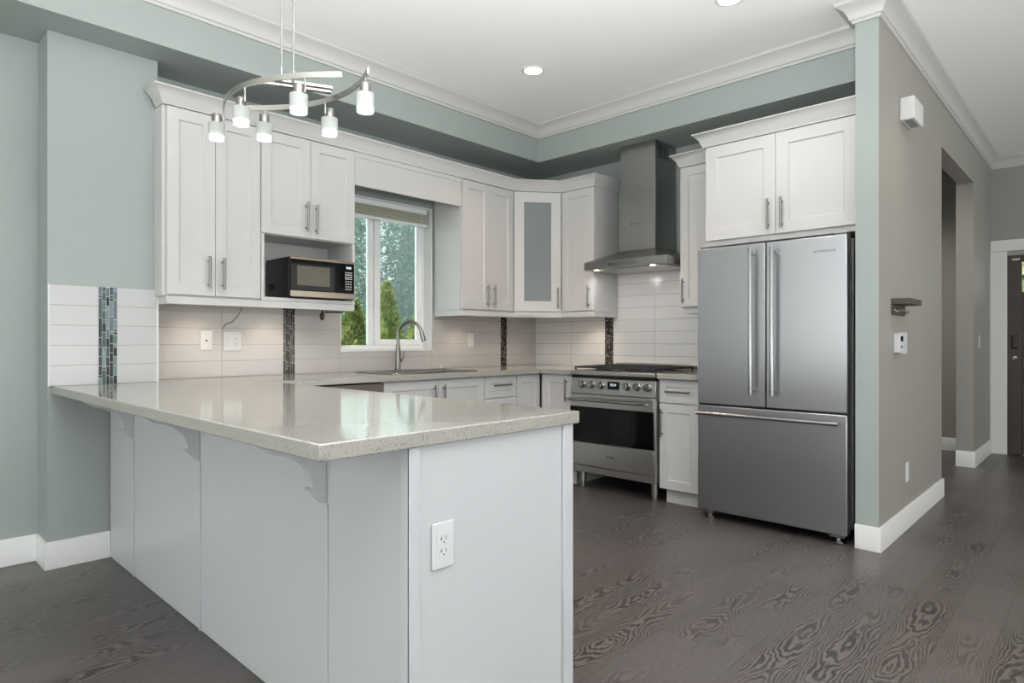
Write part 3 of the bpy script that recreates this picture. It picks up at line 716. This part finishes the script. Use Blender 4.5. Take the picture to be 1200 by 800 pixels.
for fx_, fy_ in ((0.04, 0.08), (W-0.04, 0.08), (0.04, 0.28), (W-0.04, 0.28)): MB().lathe([(0.012, 0), (0.010, 0.0095)], (fx_, fy_, 0)).build('foot', BLK, mw)

m = MB()
for k in range(7): m.box(-0.0012, -0.0002, 0.22+k*0.012, 0.226+k*0.012, 0.06, 0.10)
m.build('side_vents', DARK, mw)

# paper towel holder under the microwave cabinet
t = thing('towel_holder', 'dark bronze paper towel holder mounted under the microwave cabinet', 'holder', (2.23, 3.90, 1.3625))
BRONZE = mat('dark_bronze', (92, 76, 66), 0.35, 0.8)
MB().tube([(0.0, 0, -0.034), (0.0, 0, -0.022), (0.0, 0, 0.045)], 0.005, 8).build('bracket', BRONZE, t)
MB().lathe([(0.006, -0.010), (0.024, -0.006), (0.030, 0.0), (0.024, 0.006), (0.006, 0.010)], (0, 0, -0.034), 'X', 16).build('end_knob', BRONZE, t)
MB().tube([(0.0, 0.006, -0.008), (0.17, 0.02, -0.002)], 0.005, 8).build('rod', BRONZE, t)
# loose wire
m = MB(); m.tube([(1.755, 4.06, 1.408), (1.762, 4.09, 1.36), (1.745, 4.11, 1.315), (1.715, 4.118, 1.280), (1.69, 4.122, 1.275), (1.672, 4.124, 1.262), (1.660, 4.1265, 1.235)], 0.0022, 6)
tag(m.build('loose_wire', BRONZE), 'thin loose wire hanging below the left wall cabinets', 'wire')

# ------------------------------------------------------------------ range
rg = thing('gas_range', 'freestanding stainless steel gas range with black oven glass', 'range', (3.995, 3.158, 0), R90)
W, D = 0.778, 0.675
MB().box(0.004, W-0.004, 0.045, D, 0.13, 0.905).build('body', STEELH, rg, 0.002)
MB().box(0, W, -0.020, D, 0.898, 0.928).build('cooktop', STEELH, rg, 0.004)
m = MB()
m.prism([(0.000, 0.752), (0.044, 0.752), (0.044, 0.870), (0.012, 0.870)], lambda q, s: (s, q[0], q[1]), 0.004, W-0.004); m.build('control_panel', STEELH, rg, 0.002)
MB().box(0.006, W-0.006, 0.018, 0.044, 0.871, 0.897).build('vent_slot', BLK, rg)
dr = MB().box(0.006, W-0.014, -0.004, 0.042, 0.372, 0.744).build('oven_door', STEELH, rg, 0.003)
MB().box(0.007, W-0.015, -0.0065, -0.0042, 0.375, 0.648).build('oven_glass', GLASSB, dr)
m = MB(); m.tube([(0.03, -0.055, 0.705), (W-0.065, -0.055, 0.705)], 0.012, 14)
for x in (0.045, W-0.08): m.tube([(x, -0.0045, 0.695), (x, -0.035, 0.698), (x, -0.055, 0.705)], [0.014, 0.010, 0.010], 12)
m.build('handle', CHROME, dr)
MB().box(W-0.012, W-0.002, -0.001, 0.044, 0.135, 0.748).build('side_trim', STEELH, rg, 0.002)
dw = MB().box(0.006, W-0.014, -0.004, 0.042, 0.190, 0.368).build('storage_drawer', STEELH, rg, 0.003)
text_mesh('smeg', 0.034, 'logo', LOGO, dw, (0.385, -0.0045, 0.282), (PI/2, 0, 0))
MB().box(0.004, W-0.004, 0.004, 0.040, 0.132, 0.184).build('kick_panel', STEELH, rg, 0.002)
for x in (0.075, W-0.05):
    for y in (0.07, D-0.07): MB().lathe([(0.019, 0.001), (0.020, 0.006), (0.021, 0.040), (0.0255, 0.043), (0.0255, 0.131)], (x, y, 0), seg=18).build('leg', STEELH, rg)
for x in (0.118, 0.207, 0.297, 0.532, 0.620, 0.708):
    k = MB().lathe([(0.031, 0.007), (0.031, 0.000), (0.0255, -0.003), (0.024, -0.028), (0.020, -0.033)], (x, 0, 0.822), 'Y', 24).build('knob', CHROME, rg)
    MB().box(x-0.0025, x+0.0025, -0.0345, -0.032, 0.826, 0.844).build('pointer', PLASTD, k)
MB().box(0.362, 0.460, -0.003, 0.012, 0.794, 0.852).build('clock_panel', GLASSB, rg, 0.001)
text_mesh('10:24', 0.026, 'clock_digits', LED, rg, (0.413, -0.0034, 0.828), (PI/2, 0, 0), 0.0002)
MB().box(0.02, W-0.02, 0.05, D-0.06, 0.9285, 0.9305).build('burner_tray', BLK, rg)
for x, y, r in ((0.16, 0.20, 0.045), (0.16, 0.48, 0.035), (0.39, 0.34, 0.055), (0.62, 0.20, 0.035), (0.62, 0.48, 0.045)):
    MB().lathe([(r, 0.931), (r, 0.938), (r*0.7, 0.940), (r*0.7, 0.947), (r*0.5, 0.949)], (x, y, 0), seg=20).build('burner', IRON, rg)
for i in range(3):
    a = 0.022+i*0.246; b = a+0.242; m = MB()
    z0, z1 = 0.948, 0.962
    m.box(a, b, 0.03, 0.042, z0, z1); m.box(a, b, D-0.085, D-0.073, z0, z1); m.box(a, a+0.012, 0.042, D-0.085, z0, z1); m.box(b-0.012, b, 0.042, D-0.085, z0, z1)
    m.box(a+0.012, b-0.012, 0.31, 0.32, z0, z1); 
    for y in (0.12, 0.20, 0.40, 0.50): m.box(a+0.012, a+0.085, y, y+0.009, z0, z1); m.box(b-0.085, b-0.012, y, y+0.009, z0, z1)
    m.box((a+b)/2-0.005, (a+b)/2+0.005, 0.042, 0.13, z0, z1); m.box((a+b)/2-0.005, (a+b)/2+0.005, 0.49, D-0.085, z0, z1)
    for x in (a+0.006, b-0.006):
        for y in (0.037, D-0.08): m.box(x-0.006, x+0.006, y-0.006, y+0.006, 0.9307, z0)
    m.build('pan_grate', IRON, rg, 0.002, 1)
m = MB(); m.box(0, W, D-0.045, D-0.004, 0.9285, 0.975); g = m.build('back_guard', STEELH, rg, 0.004)
m = MB()
for k in range(24): m.box(0.06+k*0.028, 0.075+k*0.028, D-0.038, D-0.012, 0.9752, 0.9758)
m.build('vent_holes', DARK, g)

# ------------------------------------------------------------------ hood
hd = thing('range_hood', 'stainless steel chimney range hood above the gas range', 'hood', (4.18, 3.160, 0), R90)
W, D = 0.755, TR-4.18-0.002
m = MB(); m.box(0, W, 0, D, 1.738, 1.800)
m.build('canopy', HOODS, hd, 0.002)
m = MB(); v = m.bm.verts.new
lo = [v((0, 0.0, 1.8005)), v((W, 0.0, 1.8005)), v((W, D, 1.8005)), v((0, D, 1.8005))]; hi = [v((0.235, 0.175, 1.885)), (v((0.562, 0.175, 1.885))), v((0.562, D, 1.885)), v((0.235, D, 1.885))]
m.bm.faces.new(lo[::-1]); m.bm.faces.new(hi)
for i in range(4): m.bm.faces.new((lo[i], lo[(i+1)%4], hi[(i+1)%4], hi[i]))
m.build('sloped_top', HOODS, hd)
ch = MB().box(0.235, 0.562, 0.175, D-0.01, 1.886, ZSOF-0.001).build('chimney', HOODS, hd, 0.001, 1)
m = MB()
for k in range(6): m.box(0.5622, 0.5635, 0.22+k*0.028, 0.23+k*0.028, 2.60, 2.70)
m.build('vent_slots', DARK, ch)
text_mesh('BOSCH', 0.022, 'logo', LOGO, ch, (0.40, 0.1745, 2.10), (PI/2, 0, 0))
MB().lathe([(0.009, 0.1748), (0.009, 0.174)], (0.345, 0, 2.10), 'Y', 16).build('logo_badge', LOGO, ch)
MB().box(0.235, 0.52, -0.0015, -0.0002, 1.756, 1.784).build('control_strip', CHROME, hd)
for k, x in enumerate((0.04, 0.385)): MB().box(x, x+0.33, 0.06, D-0.10, 1.733, 1.7375).build('grease_filter', STEELH, hd, 0.001, 1)
for x in (0.10, 0.62): MB().lathe([(0.019, 1.7375), (0.019, 1.732)], (x, 0.035, 0), seg=18).build('hood_lamp', PUCK, hd)

for x in (0.10, 0.62):
    l = bpy.data.lights.new('hood_spot', 'SPOT'); l.energy = 2.6; l.color = (1.0, 0.97, 0.93); l.spot_size = math.radians(150); l.spot_blend = 0.9; l.shadow_soft_size = 0.03
    lo = bpy.data.objects.new('hood_spot', l); COL.objects.link(lo); lo.parent = hd; lo.location = (x, 0.035, 1.715); lo.rotation_euler = (math.radians(35), 0, 0)
# ------------------------------------------------------------------ fridge
FR = steel('fridge_steel', (172, 173, 176), 0.34)
fg = thing('refrigerator', 'stainless steel french door fridge with bottom freezer drawer', 'fridge', (3.87, 1.993, 0), R90)
W = 0.904
MB().box(0.012, W+0.012, 0.085, 0.800, 0.085, 1.745).build('cabinet_body', mat('fridge_side_grey', (98, 100, 102), 0.35, 0.6), fg, 0.004)
def fdoor(name, x0, x1, z0, z1): return MB().box(x0, x1, 0, 0.075, z0, z1).build(name, FR, fg, 0.006, 3)
d1 = fdoor('left_door', 0, 0.445, 0.752, 1.762); d2 = fdoor('right_door', 0.451, W, 0.752, 1.762); d3 = fdoor('freezer_drawer', 0, W, 0.060, 0.742)
def tubular(parent, a, b, off=0.062, r=0.0125):
    m = MB(); m.tube([(a[0], -off, a[1]), (b[0], -off, b[1])], r, 16)
    A, B = Vector((a[0], 0, a[1])), Vector((b[0], 0, b[1])); dd = (B-A).normalized()
    for p in (A+dd*0.03, B-dd*0.03): m.tube([(p.x, -0.0005, p.z), (p.x, -off, p.z)], r*0.7, 12)
    m.build('handle', CHROME, parent)
tubular(d1, (0.378, 0.83), (0.378, 1.725)); tubular(d2, (0.507, 0.83), (0.507, 1.725)); tubular(d3, (0.02, 0.695), (W-0.03, 0.695))
text_mesh('professional', 0.024, 'logo', LOGO, d2, (0.785, -0.0004, 1.678), (PI/2, 0, 0), 0.0002)
for x in (0.06, W-0.06):
    MB().box(x-0.04, x+0.04, 0.02, 0.16, 0.040, 0.058).build('hinge_bracket', CHROME, fg, 0.002)
    MB().lathe([(0.030, 0.001), (0.034, 0.006), (0.034, 0.018), (0.014, 0.020), (0.014, 0.040)], (x, 0.06, 0)).build('foot', CHROME, fg)
    MB().lathe([(0.030, 0.001), (0.034, 0.006), (0.034, 0.018), (0.014, 0.020), (0.014, 0.085)], (x, 0.72, 0)).build('foot', CHROME, fg)
for x in (0.04, W-0.04): MB().box(x-0.03, x+0.03, 0.02, 0.10, 1.7625, 1.776).build('top_hinge', PLASTD, fg, 0.002)

# ------------------------------------------------------------------ hallway items
t = thing('key_shelf', 'small dark wood key shelf with hooks on the hallway wall', 'shelf', (4.17, 0.9395, 1.372))
MB().box(0, 0.30, -0.095, 0, 0.0, 0.034).build('shelf_board', SHELFW, t, 0.002)
MB().box(0.004, 0.29, -0.012, 0, -0.060, -0.001).build('back_rail', SHELFW, t, 0.001)
for k in range(5): MB().tube([(0.03+k*0.055, -0.012, -0.030), (0.03+k*0.055, -0.030, -0.046), (0.03+k*0.055, -0.040, -0.040), (0.03+k*0.055, -0.042, -0.028)], 0.003, 8).build('hook', NICKEL, t)
t = thing('thermostat', 'white thermostat with small dark display below the key shelf', 'thermostat', (4.225, 0.9395, 1.09))
MB().box(0, 0.125, -0.030, 0, 0, 0.115).build('case', PLAST, t, 0.003)
MB().box(0.035, 0.090, -0.0312, -0.0302, 0.068, 0.098).build('display', GLASSB, t)
for k in range(2): MB().box(0.040+k*0.026, 0.056+k*0.026, -0.0315, -0.0302, 0.030, 0.042).build('button', PLASTD, t)
t = thing('switch_plate', 'double white rocker switch plate right beside the thermostat', 'switch', (4.365, 0.9395, 1.082))
MB().box(0, 0.16, -0.008, 0, 0, 0.130).build('cover_plate', PLAST, t, 0.002)
for k in range(2): MB().box(0.030+k*0.058, 0.068+k*0.058, -0.0125, -0.0082, 0.030, 0.100).build('rocker', PLAST, t, 0.002)
t = thing('door_chime', 'white door chime box high on the hallway wall', 'chime', (4.375, 0.9395, 2.487))
MB().box(0, 0.25, -0.075, 0, 0, 0.135).build('case', PLAST, t, 0.004)
m = MB()
for k in range(6): m.box(0.03+k*0.03, 0.045+k*0.03, -0.06, -0.02, -0.0012, -0.0002)
m.build('grille', PLASTD, t)
# front door and casing
struct(MB().box(8.178, 8.199, 0.80, 0.939, 0.001, 2.08).box(8.172, 8.199, -0.30, 0.925+0.012, 2.081, 2.195).box(8.178, 8.199, -0.28, -0.12, 0.001, 2.08).build('trim_2', TRIM, None, 0.002), 'white casing around the front door')
fd = thing('door_1', 'dark stained front door with small square lights', 'door'); del fd['category']; fd['kind'] = 'structure'
m = MB()
ys_ = [(-0.115, 0.0), (0.17, 0.29), (0.44, 0.455), (0.60, 0.797)]
m.box(8.215, 8.255, 0.685, 0.822, 0.002, 2.033); m.box(8.215, 8.255, -0.115, 0.0, 0.012, 2.03); m.box(8.215, 8.255, 0, 0.685, 0.012, 0.16); m.box(8.215, 8.255, 0, 0.685, 1.53, 1.66); m.box(8.215, 8.255, 0, 0.685, 1.965, 2.03)
m.box(8.225, 8.245, 0, 0.685, 0.16, 1.53); m.box(8.215, 8.255, 0.30, 0.40, 0.16, 1.53)
m.box(8.215, 8.255, 0.335, 0.350, 1.66, 1.965); m.box(8.215, 8.255, 0, 0.685, 1.805, 1.825)
m.build('door_leaf', DOORW, fd, 0.004)
m = MB()
for y0, y1 in ((0, 0.335), (0.35, 0.685)):
    for z0, z1 in ((1.66, 1.805), (1.825, 1.965)): m.box(8.232, 8.236, y0, y1, z0, z1)
m.build('door_lights', PANE, fd)
MB().box(8.190, 8.2148, 0.715, 0.765, 1.08, 1.22).build('keypad_lock', BLK, fd, 0.01, 3)
MB().lathe([(0.026, 0.0), (0.026, -0.008), (0.010, -0.012), (0.010, -0.04)], (8.2148, 0.742, 0.985), 'X').tube([(8.178, 0.742, 0.985), (8.172, 0.70, 0.985), (8.172, 0.64, 0.985)], 0.008, 10).build('lever_handle', CHROME, fd)
MB().box(8.200, 8.2148, 0.70, 0.76, 1.985, 2.0).build('door_sensor', PLAST, fd, 0.002)
MB().box(8.201, 8.214, 0.798, 0.806, 0.94, 1.0).build('strike_plate', BRONZE, fd)

# ------------------------------------------------------------------ ceiling lights
def downlight(x, y, label, power, color=(1.0, 0.93, 0.84), spot=120, vis=True):
    t = thing('recessed_light', label, 'light', (x, y, ZC-0.0005), 0, 'recessed ceiling lights')
    MB().lathe([(0.078, 0), (0.078, -0.004), (0.062, -0.007), (0.062, -0.0005)], seg=28).build('trim_ring', TRIM, t)
    MB().lathe([(0.058, -0.0072), (0.050, -0.010)], seg=24).build('lamp_lens', LAMP, t)
    l = bpy.data.lights.new('recessed_lamp', 'SPOT'); l.energy = power; l.color = color; l.spot_size = math.radians(spot); l.spot_blend = 0.8; l.shadow_soft_size = 0.05
    lo = bpy.data.objects.new('recessed_lamp', l); COL.objects.link(lo); lo.parent = t; lo.location = (0, 0, -0.03)
    return t
downlight(3.307, 2.941, 'round recessed ceiling light nearest the kitchen corner', 46, (1.0, 0.72, 0.52))
downlight(3.363, 1.541, 'round recessed ceiling light at the top edge, in front of the fridge', 28, (1.0, 0.92, 0.84))
downlight(4.2, 0.42, 'round recessed light in the hallway ceiling', 26, (1.0, 0.80, 0.58), 100)
downlight(6.7, 2.0, 'added unseen ceiling light brightening the side passage', 130, (1.0, 0.97, 0.92), 150)  # unseen lamp added so the passage does not go black

# ------------------------------------------------------------------ hanging track fixture
pf = thing('pendant_track_light', 'brushed nickel hanging track light with two crossed arcs and six glass heads', 'light fixture', (1.19, 2.32, 2.14))
O = Vector((1.19, 2.32, 2.14))
def bez(a, b, c, n=18): return [a*(1-t)**2 + b*2*t*(1-t) + c*t*t for t in [i/n for i in range(n+1)]]
def ribbon(m, pts, wd, ht):
    rings = []
    for i, p in enumerate(pts):
        d = (pts[min(i+1, len(pts)-1)]-pts[max(i-1, 0)]).normalized(); nn = Vector((-d.y, d.x, 0))*wd/2; u = Vector((0, 0, ht/2))
        rings.append([m.bm.verts.new(p+nn+u), m.bm.verts.new(p-nn+u), m.bm.verts.new(p-nn-u), m.bm.verts.new(p+nn-u)])
    for a, b in zip(rings, rings[1:]):
        for k in range(4): m.bm.faces.new((a[k], a[(k+1)%4], b[(k+1)%4], b[k]))
    m.bm.faces.new(rings[0]); m.bm.faces.new(rings[-1][::-1])
def arc3(a, mid, c, z):
    a, mid, c = [Vector((p[0], p[1], 0)) for p in (a, mid, c)]
    b = (mid - (a+c)*0.25)*2
    return [Vector((q.x-O.x, q.y-O.y, z)) for q in bez(a, b, c)]
arcA = arc3((1.100, 2.725), (1.072, 2.40), (1.272, 2.080), 0.008); arcB = arc3((1.150, 2.665), (1.352, 2.34), (1.308, 1.965), 0.0)
m = MB(); ribbon(m, arcA, 0.006, 0.022); m.build('curved_arm', SATIN, pf)
m = MB(); ribbon(m, arcB, 0.006, 0.022); m.build('curved_arm', SATIN, pf)
m = MB(); d = Vector((1.345-1.075, 2.28-2.40, 0)).normalized(); n_ = Vector((-d.y, d.x, 0))
for s in (-1, 1):
    ribbon(m, [Vector((1.105-O.x, 2.382-O.y, 0.022))+n_*0.022*s, Vector((1.342-O.x, 2.272-O.y, 0.022))+n_*0.022*s], 0.020, 0.010)
m.build('cross_bar', NICKEL, pf)
m = MB()
for q in ((1.139, 2.288), (1.186, 2.286)): m.lathe([(0.006, -0.002), (0.006, 0.03), (0.003, 0.034)], (q[0]-O.x, q[1]-O.y, 0.026), seg=10)
m.build('rod_sockets', CHROME, pf)
for q in ((1.139, 2.288), (1.186, 2.286)): MB().tube([(q[0]-O.x, q[1]-O.y, 0.03), (q[0]-O.x, q[1]-O.y, ZC-2.14-0.021)], 0.004, 10).build('suspension_rod', NICKEL, pf)
MB().lathe([(0.065, ZC-2.14-0.001), (0.065, ZC-2.14-0.012), (0.05, ZC-2.14-0.020)], (1.1625-O.x, 2.287-O.y, 0), seg=28).build('canopy', NICKEL, pf)
def head(pt, off):
    x, y = pt.x, pt.y; ox_, oy_ = off
    h = MB().tube([(x, y, pt.z-0.010), (x, y, -0.055)], 0.0045, 8).tube([(x, y, -0.050), (x+ox_, y+oy_, -0.050)], 0.005, 8).lathe([(0.017, -0.028), (0.0195, -0.032), (0.0195, -0.070), (0.016, -0.072)], (x+ox_, y+oy_, 0), seg=18).build('lamp_head', NICKEL, pf)
    m = MB(); prof = [(0.0225, -0.064), (0.033, -0.067), (0.033, -0.136), (0.0305, -0.136), (0.0305, -0.070), (0.0225, -0.068)]
    seg = 24; rings = [[m.bm.verts.new((x+ox_+r*math.cos(2*PI*k/seg), y+oy_+r*math.sin(2*PI*k/seg), z)) for k in range(seg)] for r, z in prof]
    for a, b in zip(rings, rings[1:]+rings[:1]):
        for k in range(seg): f_ = m.bm.faces.new((a[k], a[(k+1)%seg], b[(k+1)%seg], b[k])); f_.smooth = True
    m.build('glass_shade', SHADE, h)
    MB().lathe([(0.022, -0.114), (0.029, -0.118), (0.029, -0.126), (0.022, -0.128)], (x+ox_, y+oy_, 0), seg=18).build('bulb', LAMP, h)
    l = bpy.data.lights.new('bulb_lamp', 'SPOT'); l.energy = 1.2; l.color = (1.0, 0.95, 0.88); l.spot_size = math.radians(95); l.spot_blend = 0.7; l.shadow_soft_size = 0.02
    lo = bpy.data.objects.new('bulb_lamp', l); COL.objects.link(lo); lo.parent = h; lo.location = (x+ox_, y+oy_, -0.145)
n0 = 18
def at(arc, t): i = int(t*n0); return arc[min(i, n0)]
head(at(arcA, 0.02), (-0.024, 0.012)); head(at(arcA, 0.45), (0.005, 0.045)); head(at(arcA, 0.86), (-0.02, 0.01))
head(at(arcB, 0.12), (0.0, 0.0)); head(at(arcB, 0.50), (0.02, 0.0)); head(at(arcB, 0.97), (0.0, 0.0))

# ------------------------------------------------------------------ outside the window
struct(MB().box(-6, 24, 4.5, 34, -0.35, -0.25).box(8.5, 24, -8, 4.5, -0.35, -0.25).build('ground', SOIL), 'grass beyond the window')
def leafmat(name, c1, c2):
    m = mat(name, c1, 0.7); n, l, b = nodes(m)
    t = n.new('ShaderNodeTexCoord'); nz = n.new('ShaderNodeTexNoise'); nz.inputs['Scale'].default_value = 5; nz.inputs['Detail'].default_value = 5
    mx = n.new('ShaderNodeMix'); mx.data_type = 'RGBA'; mx.inputs[6].default_value = lin(c1); mx.inputs[7].default_value = lin(c2)
    cr_ = n.new('ShaderNodeMapRange'); cr_.inputs['From Min'].default_value = 0.38; cr_.inputs['From Max'].default_value = 0.62
    l.new(t.outputs['Object'], nz.inputs['Vector']); l.new(nz.outputs[0], cr_.inputs[0]); l.new(cr_.outputs[0], mx.inputs[0]); l.new(mx.outputs[2], b.inputs['Base Color'])
    b.inputs['Subsurface Weight'].default_value = 0.0
    return m
LEAFC = leafmat('cedar_foliage', (160, 176, 112), (226, 222, 158)); LEAFD = leafmat('fir_foliage', (104, 128, 108), (176, 192, 176))
def tree(name, label, x, y, H, R, n, leaf, mt, seed, cone=True, group=None):
    rnd = random.Random(seed); t = thing(name, label, 'tree', (x, y, -0.25), 0, group)
    MB().tube([(0, 0, 0), (0, 0, H*0.5), (0, 0, H*0.93)], [R*0.12, R*0.07, R*0.02], 8).build('trunk', BARK, t)
    m = MB()
    for i in range(n):
        u = rnd.random()**1.25; z = 0.12*H*0.3 + u*H*0.97
        prof = (1-u)**(0.75 if cone else 0.5)*(0.55+0.45*min(1, u*8))
        lobes = 1+0.16*math.sin(7*rnd.random()*6.28)
        a = rnd.random()*2*PI; r = R*prof*lobes*(0.78+0.25*rnd.random())
        p = Vector((r*math.cos(a), r*math.sin(a), z))
        s = leaf*(0.6+0.8*rnd.random())
        d1 = Vector((math.cos(a)*0.7+rnd.uniform(-.5,.5), math.sin(a)*0.7+rnd.uniform(-.5,.5), rnd.uniform(0.1, 1.1) if cone else rnd.uniform(-0.9, 0.5))).normalized()
        d2 = d1.cross(Vector((rnd.uniform(-1,1), rnd.uniform(-1,1), rnd.uniform(-1,1)))).normalized()
        q = [p, p+d1*s*0.5+d2*s*0.28, p+d1*s, p+d1*s*0.5-d2*s*0.28]
        m.bm.faces.new([m.bm.verts.new(k) for k in q])
    me_o = m.build('foliage', mt, t)
    # dense inner core so no sky shows through
    core = MB(); core.lathe([(R*(0.62 if cone else 0.8)*((1-u)**0.75)*(0.6+0.4*min(1, u*8)), u*H*0.95+0.1) for u in [i/8 for i in range(9)]], seg=12)
    core.build('inner_foliage', mt, t)
    return t
for i, (x, y, H, R) in enumerate(((4.45, 7.0, 1.90, 0.36), (5.30, 7.5, 2.20, 0.42), (6.35, 8.1, 1.85, 0.46), (7.45, 8.4, 1.60, 0.46))):
    tree('cedar_shrub', ['small yellow green cedar at the left edge of the window', 'tallest pointed cedar, beside the centre bar of the window', 'middle low cedar behind the right window pane', 'low cedar at the lower right of the window'][i], x, y, H, R, 5200, 0.07, LEAFC, 11+i, True)
for i, (x, y, H, R) in enumerate(((7.2, 12.9, 9.5, 1.35), (8.6, 16.9, 11.0, 1.6), (12.1, 14.6, 11.5, 1.95), (16.0, 18.2, 11.5, 2.3))):
    tree('fir_tree', ['dark fir at the left edge of the window view', 'tall hazy fir behind the left pane', 'broad hazy fir behind the right pane', 'hazy fir at the right edge of the window view'][i], x, y, H, R, 26000, 0.11, LEAFD, 31+i, False, None)
tree('broadleaf_shrub', 'green shrub seen through the small lights of the front door', 11.2, 0.4, 3.4, 1.5, 5000, 0.14, LEAFC, 77, False)
# light haze of the humid air outside, between cedars and firs
hz = MB().box(-2, 22, 9.6, 24, -0.24, 14).build('air_haze', mat('haze', (220, 235, 235), 1)); hz['kind'] = 'structure'
hm = bpy.data.materials.new('thin_mist'); hm.use_nodes = True; hn, hl = hm.node_tree.nodes, hm.node_tree.links; hn.clear()
ho = hn.new('ShaderNodeOutputMaterial'); hv = hn.new('ShaderNodeVolumePrincipled'); hv.inputs['Density'].default_value = 0.06; hv.inputs['Color'].default_value = (0.85, 0.95, 0.97, 1)
hl.new(hv.outputs[0], ho.inputs['Volume']); hz.data.materials.clear(); hz.data.materials.append(hm)
